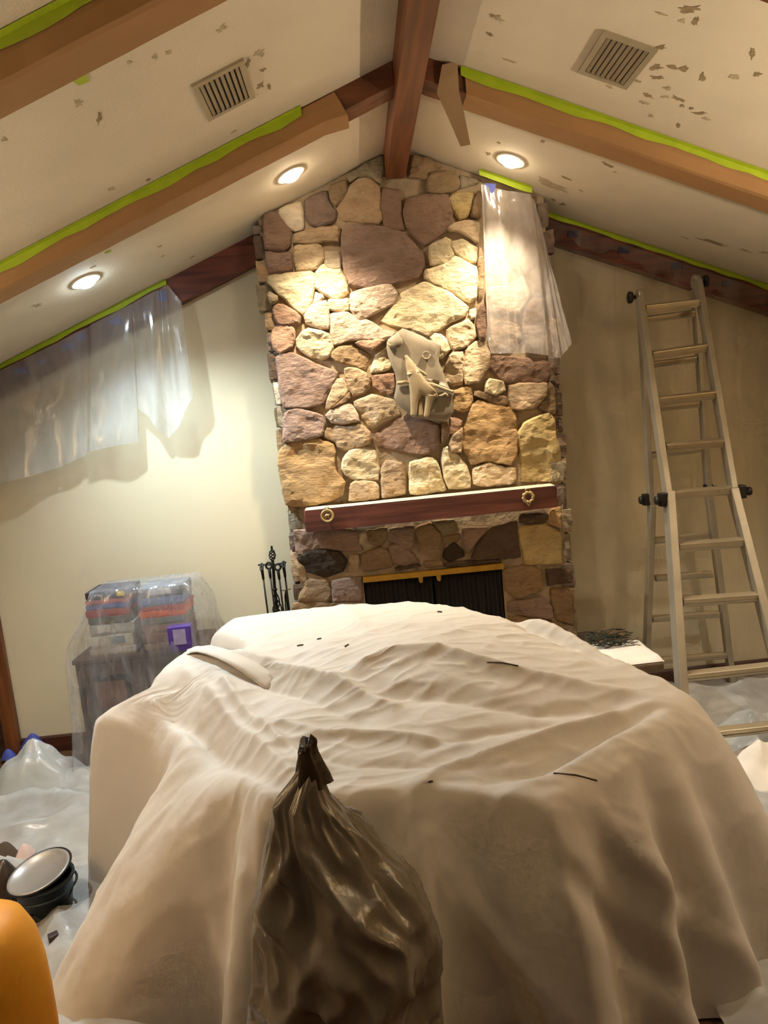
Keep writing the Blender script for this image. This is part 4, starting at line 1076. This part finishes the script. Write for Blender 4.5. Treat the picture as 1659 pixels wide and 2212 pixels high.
# creases traced over the top: pixel polyline, height, width
FOLDS = [([(408,1404),(450,1421),(525,1452)], -.09, .032), ([(512,1464),(620,1490),(720,1515),(850,1545)], .022, .035), ([(520,1490),(640,1520),(780,1565)], -.014, .04),
         ([(740,1512),(830,1490),(950,1485),(1100,1497),(1300,1500),(1430,1500)], .020, .04), ([(800,1530),(950,1530),(1150,1535),(1330,1520)], -.022, .05),
         ([(560,1560),(700,1585),(850,1582),(1000,1592)], .016, .028), ([(600,1600),(760,1625),(900,1620),(1000,1612)], -.012, .03),
         ([(890,1655),(1000,1625),(1150,1585),(1300,1545),(1425,1505)], .022, .03), ([(900,1600),(1060,1570),(1200,1550)], -.012, .03),
         ([(1040,1648),(1150,1625),(1280,1570),(1420,1512)], -.02, .03), ([(1080,1672),(1200,1640),(1330,1570),(1440,1515)], .016, .025),
         ([(330,1495),(440,1585),(580,1700)], .03, .03), ([(365,1500),(480,1580),(620,1680)], -.02, .04), ([(400,1470),(520,1560),(650,1660)], .012, .03), ([(460,1480),(600,1590),(700,1640)], .012, .025),
         ([(1000,1370),(1150,1415),(1300,1450)], -.018, .05), ([(900,1350),(1050,1385),(1230,1420),(1400,1470)], .010, .04), ([(700,1330),(760,1400),(820,1470)], .006, .05), ([(620,1400),(800,1440),(1000,1450)], .006, .04),
         ([(700,1690),(860,1670),(1030,1668)], .012, .03), ([(1000,1690),(1080,1700),(1170,1740)], .02, .025), ([(760,1760),(850,1710),(920,1690)], .02, .03)]
FW = [(np.array([tuple(atZ(px, py, 1.02))[:2] for px, py in pl]), h, w) for pl, h, w in FOLDS]
def folds(X, Y):
    Z = np.zeros_like(X)
    for pl, h, w in FW:
        best = np.full(X.shape, 9.0); tt = np.zeros_like(X); n = len(pl)-1
        for i in range(n):
            a, b = pl[i], pl[i+1]; d = b-a; L2 = d @ d
            t = np.clip(((X-a[0])*d[0] + (Y-a[1])*d[1])/L2, 0, 1)
            dist = np.hypot(X-a[0]-t*d[0], Y-a[1]-t*d[1])
            m_ = dist < best; best = np.where(m_, dist, best); tt = np.where(m_, (i+t)/n, tt)
        Z += (1.35 if h < -.08 else 2.0)*h*np.exp(-(best/(w*.85))**1.6)*np.sin(np.pi*np.clip(tt*.86+.07, 0, 1))**.6
    return Z
NT, NV, NS = 540, 110, 64
poly = np.array([(p.x, p.y) for p in RIM])
th = np.linspace(0, 2*np.pi, NT, endpoint=False)
R = np.zeros(NT)
for i, t in enumerate(th):
    d = np.array([math.cos(t), math.sin(t)]); best = 0
    for k in range(len(poly)):
        a = poly[k]-TC; b = poly[(k+1) % len(poly)]-TC; e = b-a
        den = d[0]*e[1]-d[1]*e[0]
        if abs(den) < 1e-9: continue
        s = (a[0]*e[1]-a[1]*e[0])/den; u = (a[0]*d[1]-a[1]*d[0])/den
        if s > 0 and -1e-6 <= u <= 1+1e-6: best = max(best, s)
    R[i] = best
for _ in range(2): R = .5*R + .25*(np.roll(R, 1) + np.roll(R, -1))
vv = np.linspace(0, 1, NV+1)[:, None]
X = TC[0] + vv*R*np.cos(th); Y = TC[1] + vv*R*np.sin(th)
Z = tps(X, Y) + folds(X, Y)
# skirt: hangs from the rim to the floor with folds that grow downwards
deg = np.degrees(th)
def bump(c, w): 
    d = (deg - c + 180) % 360 - 180; return np.exp(-(d/w)**2)
flare = .16 + .10*bump(330, 30) + .30*bump(352, 16) + .05*bump(265, 25) - .05*bump(90, 60) + .66*bump(196, 11) + .10*bump(225, 15)
rs = np.random.RandomState(3)
Wv = np.zeros(NT)
for c, w, a in [(188, 4, .7), (197, 5, -.8), (206, 6, .9), (216, 6, -.7), (226, 5, .8), (236, 7, -.9), (247, 6, .6), (258, 7, -.8), (270, 8, .6), (283, 8, -.8), (294, 5, .7), (303, 6, -.7), (311, 4, 1.0), (318, 4, -.9), (325, 4, 1.0), (332, 4, -.8), (339, 4, .9), (347, 5, -.7), (356, 5, .8), (10, 7, -.6), (24, 8, .6), (45, 9, -.6), (70, 9, .6), (95, 9, -.6), (120, 9, .6), (145, 9, -.5), (165, 7, .6), (177, 5, -.6)]:
    Wv += a*bump(c, w)
ts = np.linspace(0, 1, NS+1)[1:, None]
zr_ = Z[-1]
drop = ts**1.05
rad = R + flare*(ts**.75) + .085*Wv*ts**.8
# diagonal drag folds over the front skirt
for c0, c1, a, w in [(262, 300, .035, 3.2), (245, 275, -.03, 3.5), (285, 318, -.03, 3.0), (300, 330, .03, 3.0), (205, 222, .03, 3.0), (222, 240, -.03, 3.0), (318, 300, .02, 3)]:
    cc_ = c0 + (c1-c0)*ts; d = (deg[None, :] - cc_ + 180) % 360 - 180
    rad = rad + a*np.exp(-(d/w)**2)*np.sin(np.pi*np.clip(ts*1.0, 0, 1))
XS = TC[0] + rad*np.cos(th); YS = TC[1] + rad*np.sin(th); ZS = zr_*(1-drop) + .012*drop + .0*XS
XX = np.vstack([X[1:], XS]); YY = np.vstack([Y[1:], YS]); ZZ = np.vstack([Z[1:], ZS])
# soften the rim and the steps, then lay small wrinkles over everything
nr = len(XX); wgt = np.exp(-((np.arange(nr) - NV)/9.0)**2)[:, None]
for _ in range(10):
    for A in (XX, YY, ZZ):
        sm = A.copy(); sm[1:-1] = .5*A[1:-1] + .25*(A[:-2] + A[2:]); A += wgt*(sm - A)
wr = np.zeros_like(XX)
for i in range(nr):
    for j in range(NT):
        p = Vector((XX[i, j]*3.2, YY[i, j]*5.0, ZZ[i, j]*2.2))
        wr[i, j] = noise.noise(p) * .55 + (1-abs(noise.noise(p*1.9 + Vector((5, 1, 2)))))*.5 - .35 + .25*noise.noise(p*4.3)
        f2 = Vector((XX[i, j]*2.2 + YY[i, j]*1.5, YY[i, j]*9 - XX[i, j]*2.0, ZZ[i, j]*3))
        wr[i, j] += .75*((1-abs(noise.noise(f2)))**5 - .2) + .4*((1-abs(noise.noise(f2*2.1 + Vector((3, 7, 1)))))**6 - .15)
am = np.where(np.arange(nr) < NV, .010, .012)[:, None]
ZZ += am*wr; XX += .004*wr*np.cos(th); YY += .004*wr*np.sin(th)
ZZ = np.maximum(ZZ, .012)
V = [Vector((TC[0], TC[1], float(tps(TC[:1], TC[1:])[0])))] + [Vector((XX[i, j], YY[i, j], ZZ[i, j])) for i in range(nr) for j in range(NT)]
Fc = [(0, 1+j, 1+(j+1) % NT) for j in range(NT)]
for i in range(nr-1):
    b = 1 + i*NT
    for j in range(NT): Fc.append((b+j, b+(j+1) % NT, b+NT+(j+1) % NT, b+NT+j))
tm = MB(); tm.add(V, Fc)
TARP = tag(tm.build('tarp', M['tarp'], smooth=True), 'large dusty beige tarp draped over furniture in the middle of the room', 'tarp')
# lifted lip of the fold on its left side
BV = BVHTree.FromPolygons([tuple(p) for p in V], Fc)
def surf(px, py, up=.003):
    d = Vector(ray(px, py)).normalized(); h = BV.ray_cast(Vector((0, 0, EYE)), d)
    if h[0] is None: h = (atZ(px, py, 1.0), Vector((0, 0, 1)))
    return h[0] + Vector((0, 0, up))
LP = []
for (fx, fy), (bx_, by_), up in [((402,1404),(404,1401),.0), ((412,1411),(428,1396),.018), ((425,1418),(455,1392),.030), ((444,1427),(480,1398),.036), ((468,1438),(508,1408),.038), ((495,1449),(538,1420),.034), ((520,1459),(562,1434),.026), ((545,1468),(583,1450),.014), ((562,1474),(592,1462),.005), ((580,1480),(586,1476),.0)]:
    f_, b_ = surf(fx, fy+10, .0) + Vector((0, up*.9, up*1.3)), surf(bx_, by_, -.003)
    LP.append([f_ + Vector((0, .004, -.006)), f_, f_.lerp(b_, .3) + Vector((0, 0, up*.15)), f_.lerp(b_, .65) + Vector((0, 0, up*.1)), b_])
MB().grid(LP).build('folded_lip', M['tarp'], TARP, True, solid=.002)
# thin debris lying on the tarp
for (pa, pb, lb) in [((1052,1432),(1120,1440),'thin dark bristle on the far part of the tarp'), ((1196,1672),(1290,1688),'thin dark bristle on the right part of the tarp'), ((555,1468),(562,1461),'tiny dark splinter beside the slit in the tarp'), ((925,1691),(935,1689),'tiny dark chip near the front of the tarp top'), ((642,1396),(655,1394),'small brown chip left of centre on the tarp'), ((685,1382),(694,1380),'small brown chip near the far edge of the tarp'), ((745,1398),(753,1393),'small brown flake in the middle of the tarp'), ((945,1322),(955,1323),'small brown flake near the far peak of the tarp')]:
    a, b = surf(*pa), surf(*pb); mid_ = surf((pa[0]+pb[0])/2, (pa[1]+pb[1])/2 - .15*abs(pb[0]-pa[0])*.3)
    tag(MB().tube([a, mid_, b], .0028, 6).build('debris', M['papers'], smooth=True), lb, 'debris')

# ------------------------------------------------------------------ dark plastic bag in front
BYY = 1.66
prof = [(1612,652,668,.6),(1625,650,674,.7),(1640,649,684,.8),(1660,646,690,.8),(1690,622,702,.85),(1725,592,716,.9),(1765,582,746,.9),(1800,577,782,.9),(1850,563,830,.9),(1900,553,880,.9),(1960,547,918,.95),(2010,543,945,1),(2060,543,952,1),(2110,540,946,1),(2160,534,952,1),(2212,530,960,1)]
NB = 200; V, Fc = [], []
rowsb = []
for i in range(len(prof)-1):
    for s in range(5): 
        t = s/5; rowsb.append([prof[i][k] + (prof[i+1][k]-prof[i][k])*t for k in range(4)])
rowsb.append(list(prof[-1]))
rings_b = []
for (py, l, r, fl_) in rowsb:
    a, b = atY(l, py, BYY), atY(r, py, BYY); c_ = (a+b)/2; rings_b.append((c_, (b-a).length/2))
# carry on below the frame to the floor
cl_, rl_ = rings_b[-1]; nb_ = 24
for s in range(1, nb_+1):
    t = s/nb_; rings_b.append((Vector((cl_.x + .01*t, cl_.y, cl_.z*(1-t) + .012*t)), rl_*(1 + .05*t)))
nrb = len(rings_b); zt_ = rings_b[0][0].z
for i, (c_, r_) in enumerate(rings_b):
    h = c_.z
    for j in range(NB):
        a = 2*math.pi*j/NB
        ca_, sa_ = math.cos(a), math.sin(a)
        grow = min(1, (zt_-h)/.25)
        edge = abs(ca_)**6
        rad_ = r_*(1 + (1-edge)*(.14*grow*(abs(math.sin(a*2.5 + 1.2*h + .5))-.6) + .03*grow*math.sin(a*5 + 4*h + 2*math.sin(a*2))))
        q = Vector((ca_*1.5 + h*.8, sa_*1.5, h*4.2))
        rid = 1-abs(noise.noise(q*1.2 + Vector((0, 0, 4)))); rid2 = 1-abs(noise.noise(Vector((ca_*2.2+h*3, sa_*2.2, h*9))))
        dis = (1-.8*edge)*(.055*grow*(rid**2-.5) + .030*grow*(rid2**3-.3) + .008*grow*noise.noise(q*3))
        if i < 6: dis *= .3
        rr_ = rad_ + dis
        V.append(Vector((c_.x + ca_*rr_*.98, c_.y + sa_*rr_*.72, h + .02*grow*noise.noise(q + Vector((9, 9, 9))) if 0 < i < nrb-1 else h)))
for i in range(nrb-1):
    for j in range(NB): Fc.append((i*NB+j, i*NB+(j+1) % NB, (i+1)*NB+(j+1) % NB, (i+1)*NB+j))
V.append(rings_b[0][0] + Vector((0, 0, .004))); Fc += [(j, (j+1) % NB, len(V)-1) for j in range(NB)]
bg = thing('plastic_bag', 'dark grey plastic bag tied to a point in front of the tarp', 'plastic bag', (cl_.x, BYY, 0))
bm_ = MB(); bm_.add(V, Fc); bm_.build('bag_body', M['bag'], bg, True)
k0 = rings_b[8][0]
tp = rings_b[0][0]; TV, TF, nt_ = [], [], 28
spine = [(k0 + Vector((.004, -.004, -.075)), .040), (k0 + Vector((.003, -.004, -.045)), .034), (k0 + Vector((.002, -.004, -.015)), .027), (k0.lerp(tp, .45), .021), (k0.lerp(tp, .8) + Vector((.003, 0, 0)), .019), (tp + Vector((.004, 0, .004)), .020), (tp + Vector((.002, 0, .012)), .016)]
for i, (c_, r_) in enumerate(spine):
    for j in range(nt_):
        a = 2*math.pi*j/nt_ + .25*i
        rr_ = r_*(1 + .22*math.sin(a*5 + i*.4) + .12*math.sin(a*3 + 1))
        TV.append(c_ + Vector((math.cos(a)*rr_*1.05, math.sin(a)*rr_*.8, (.012*math.sin(a + .8) + .006*math.sin(a*4)) if i >= 5 else 0)))
for i in range(len(spine)-1):
    for j in range(nt_): TF.append((i*nt_+j, i*nt_+(j+1) % nt_, (i+1)*nt_+(j+1) % nt_, (i+1)*nt_+j))
TV.append(tp + Vector((0, 0, -.004))); TF += [((len(spine)-1)*nt_+j, (len(spine)-1)*nt_+(j+1) % nt_, len(TV)-1) for j in range(nt_)]
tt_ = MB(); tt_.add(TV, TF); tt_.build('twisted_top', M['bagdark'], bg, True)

# ------------------------------------------------------------------ plastic sheeting on the floor
def sheet(name, x0, x1, y0, y1, step, amp, seed, label, m='floorfilm', hole=None):
    nx_, ny_ = int((x1-x0)/step), int((y1-y0)/step); P = []
    for j in range(ny_+1):
        row = []
        for i in range(nx_+1):
            x = x0 + (x1-x0)*i/nx_; y = y0 + (y1-y0)*j/ny_
            xe = x + .05*noise.noise(Vector((y*2, seed, 0))) if i in (0, nx_) else x
            q = Vector((x*1.3 + y*.5, y*2.6, seed))
            r1 = (1-abs(noise.noise(q)))**4; r2 = (1-abs(noise.noise(q*2.3 + Vector((4, 2, 0)))))**3
            z = .010 + amp*(r1 + .45*r2 + .12*abs(noise.noise(q*6)))
            row.append((xe, y, z))
        P.append(row)
    return tag(MB().grid(P).build(name, M[m], smooth=True), label, 'plastic sheet')
sheet('floor_plastic', -3.0, -.75, 1.6, 4.42, .03, .085, 1.3, 'crumpled clear plastic sheeting on the floor left of the tarp')
sheet('floor_plastic', 1.0, 3.3, 1.8, 4.8, .03, .085, 7.7, 'crumpled clear plastic sheeting on the floor right of the tarp')
def heap(c, sx, sy, h, seed, name, m, lab, cat, col=None):
    P = []; n_ = 40
    for i in range(17):
        t = i/16; row = []
        for j in range(n_+1):
            a = 2*math.pi*(j % n_)/n_
            e = 1 + .28*noise.noise(Vector((math.cos(a)*1.4, math.sin(a)*1.4, seed))) + .10*noise.noise(Vector((math.cos(a)*4, math.sin(a)*4, seed+3)))
            x, y = c[0] + math.cos(a)*sx*t*e, c[1] + math.sin(a)*sy*t*e
            z = c[2] + h*(1-t**1.8)*(1 + .5*noise.noise(Vector((x*9, y*9, seed)))) + .25*h*(1-t)*(1-abs(noise.noise(Vector((x*14, y*10, seed+1)))))
            row.append((x, y, max(z, c[2])))
        P.append(row)
    return tag(MB().grid(P).build(name, M[m], smooth=True), lab, cat)
p = atZ(110, 1645, .08); heap((p.x-.02, p.y-.16, .03), .30, .20, .22, 2.0, 'plastic_heap', 'floorfilm', 'bunched plastic sheeting in front of the covered cabinet', 'plastic sheet')
p = atZ(22, 1628, .05); heap((p.x, p.y-.02, .03), .055, .045, .06, 5.0, 'tape_scrap', 'blue', 'crumpled scrap of blue tape on the floor by the door casing', 'tape')
p = atZ(75, 1605, .08); heap((p.x, p.y-.02, .05), .10, .06, .09, 6.0, 'tape_scrap', 'blue', 'larger wad of blue tape on the bunched plastic sheeting', 'tape')
# right side: loose folds, a white cloth and the boards they lie over
p = atZ(1600, 1590, .10)
heap((p.x+.12, p.y+.0, .03), .34, .24, .16, 9.0, 'plastic_heap', 'floorfilm', 'bunched plastic sheeting at the foot of the ladder', 'plastic sheet')
p = atZ(1625, 1640, .14); heap((p.x+.05, p.y, .06), .24, .20, .13, 12.0, 'white_rag', 'cloth', 'white cloth on the floor right of the tarp', 'cloth')

# things on the hearth end
hz_ = .5085
P = []
for j in range(13):
    row = []
    for i in range(19):
        x = 1.36 + .40*i/18; y = 4.09 + .42*j/12
        edge = min(i, 18-i, j, 12-j)
        row.append((x + .015*noise.noise(Vector((y*8, 1, 0))), y + .015*noise.noise(Vector((x*8, 4, 0))), hz_ + .004 + (0 if edge == 0 else .022 + .016*noise.noise(Vector((x*11, y*11, 2))))))
    P.append(row)
tag(MB().grid(P).build('white_cloth', M['cloth'], smooth=True), 'folded white cloth on the right end of the hearth', 'cloth')
tw = MB(); rt_ = random.Random(11)
for i in range(70):
    c_ = Vector((1.42 + rt_.uniform(-.04, .20), 4.42 + rt_.uniform(-.08, .14), hz_ + .035 + rt_.uniform(0, .055)))
    a = rt_.gauss(0, .45); L = rt_.uniform(.05, .13)
    pts = []
    for k in range(5):
        t = (k-2)/2
        pts.append(c_ + Vector((math.cos(a)*L*t, math.sin(a)*L*t*.6, .012*rt_.uniform(-1, 1) + .012*math.sin(k*1.7+i))))
    tw.tube(pts, rt_.uniform(.002, .0035), 5)
tag(tw.build('twig_pile', M['twig'], smooth=True), 'tangled pile of thin dark twigs on the hearth beside the chimney', 'twigs', kind='stuff')

# ------------------------------------------------------------------ things at the lower left
p = atZ(55, 1960, 0)
def bucket(c, r0, r1, h, lab):
    t = thing('bucket', lab, 'bucket', c)
    MB().lathe(c, [(r0, 0), (r1, h), (r1+.008, h), (r1+.008, h+.012), (r1-.006, h+.012), (r1-.008, h-.005), (r0-.006, .01), (.01, .008)], 32).build('body', M['teal'], t, True)
    MB().tube([Vector(c) + Vector((math.cos(a)*(r1+.012), math.sin(a)*(r1+.012), h*.8)) for a in [2*math.pi*i/28 for i in range(28)]], .006, 6, closed=True).build('rim_band', M['teal'], t, True)
    ax = [Vector(c) + Vector(((r1+.01)*math.cos(a), -.09*math.sin(a), h*.85 - .10*math.sin(a))) for a in [math.pi*i/14 for i in range(15)]]
    MB().tube(ax, .004, 6).build('bail_handle', M['iron'], t, True)
    return t
bc = atZ(105, 1960, .06); bucket((bc.x, bc.y, .03), .10, .125, .17, 'dark teal black bucket on the plastic left of the tarp')
lc = Vector((bc.x - .015, bc.y, .236))
lt = thing('pail_lid', 'grey round pail lid lying tilted on the dark bucket', 'lid', lc)
ax = Vector((-.12, -.16, 1))
MB().lathe(lc, [(.135, 0), (.142, .006), (.135, .014), (.122, .012), (.118, .006), (.02, .006)], 36, ax).build('disc', M['lid'], lt, True)
MB().tube([lc + Vector((math.cos(a)*.139, math.sin(a)*.139, .008 + .12*math.cos(a)*.139 + .16*math.sin(a)*.139)) for a in [2*math.pi*i/36 for i in range(36)]], .005, 6, closed=True).build('rolled_edge', M['iron'], lt, True)
p = atZ(15, 1930, .1); heap((p.x-.03, p.y, .03), .17, .13, .22, 21.0, 'black_bag', 'bagdark', 'black plastic bag slumped on the floor at the left edge', 'bag')
p = atZ(12, 1850, .1); heap((p.x-.06, p.y+.05, .04), .12, .07, .10, 25.0, 'dark_rag', 'papers', 'small dark rag behind the black bag at the left edge', 'rag')
p = atZ(55, 1850, .05); heap((p.x, p.y, .06), .055, .05, .05, 27.0, 'pale_rag', 'pink', 'small pale pink rag behind the pail lid', 'rag')
for (px, py, L, an, lb) in [(112, 1965, .13, .35, 'short dark wood offcut below the bucket'), (100, 1990, .12, .35, 'dark strip of wood beside the orange container'), (118, 2040, .04, .6, 'tiny dark block at the foot of the tarp')]:
    p = atZ(px, py, .05); MBw = MB().box((p.x, p.y, .085), (L, .035, .03), rotz(an)); tag(MBw.build('wood_offcut', M['darkwood'], bevel=.004), lb, 'wood scrap')
# rounded orange container cut by the frame
p = atY(86, 2090, 1.95); rO = .20
oc = Vector((p.x - rO, 1.95, .012)); ztop = atY(40, 1980, 1.95).z
OR = thing('rounded_container', 'rounded orange yellow plastic container at the lower left corner', 'container', oc)
hh = ztop - .012
MB().lathe(oc, [(rO*.82, 0), (rO*.90, .015), (rO*.95, hh*.2), (rO, hh*.45), (rO, hh*.62), (rO*.985, hh*.75), (rO*.93, hh*.86), (rO*.80, hh*.945), (rO*.62, hh*.985), (rO*.3, hh), (.01, hh)], 48).build('shell', M['orange'], OR, True)
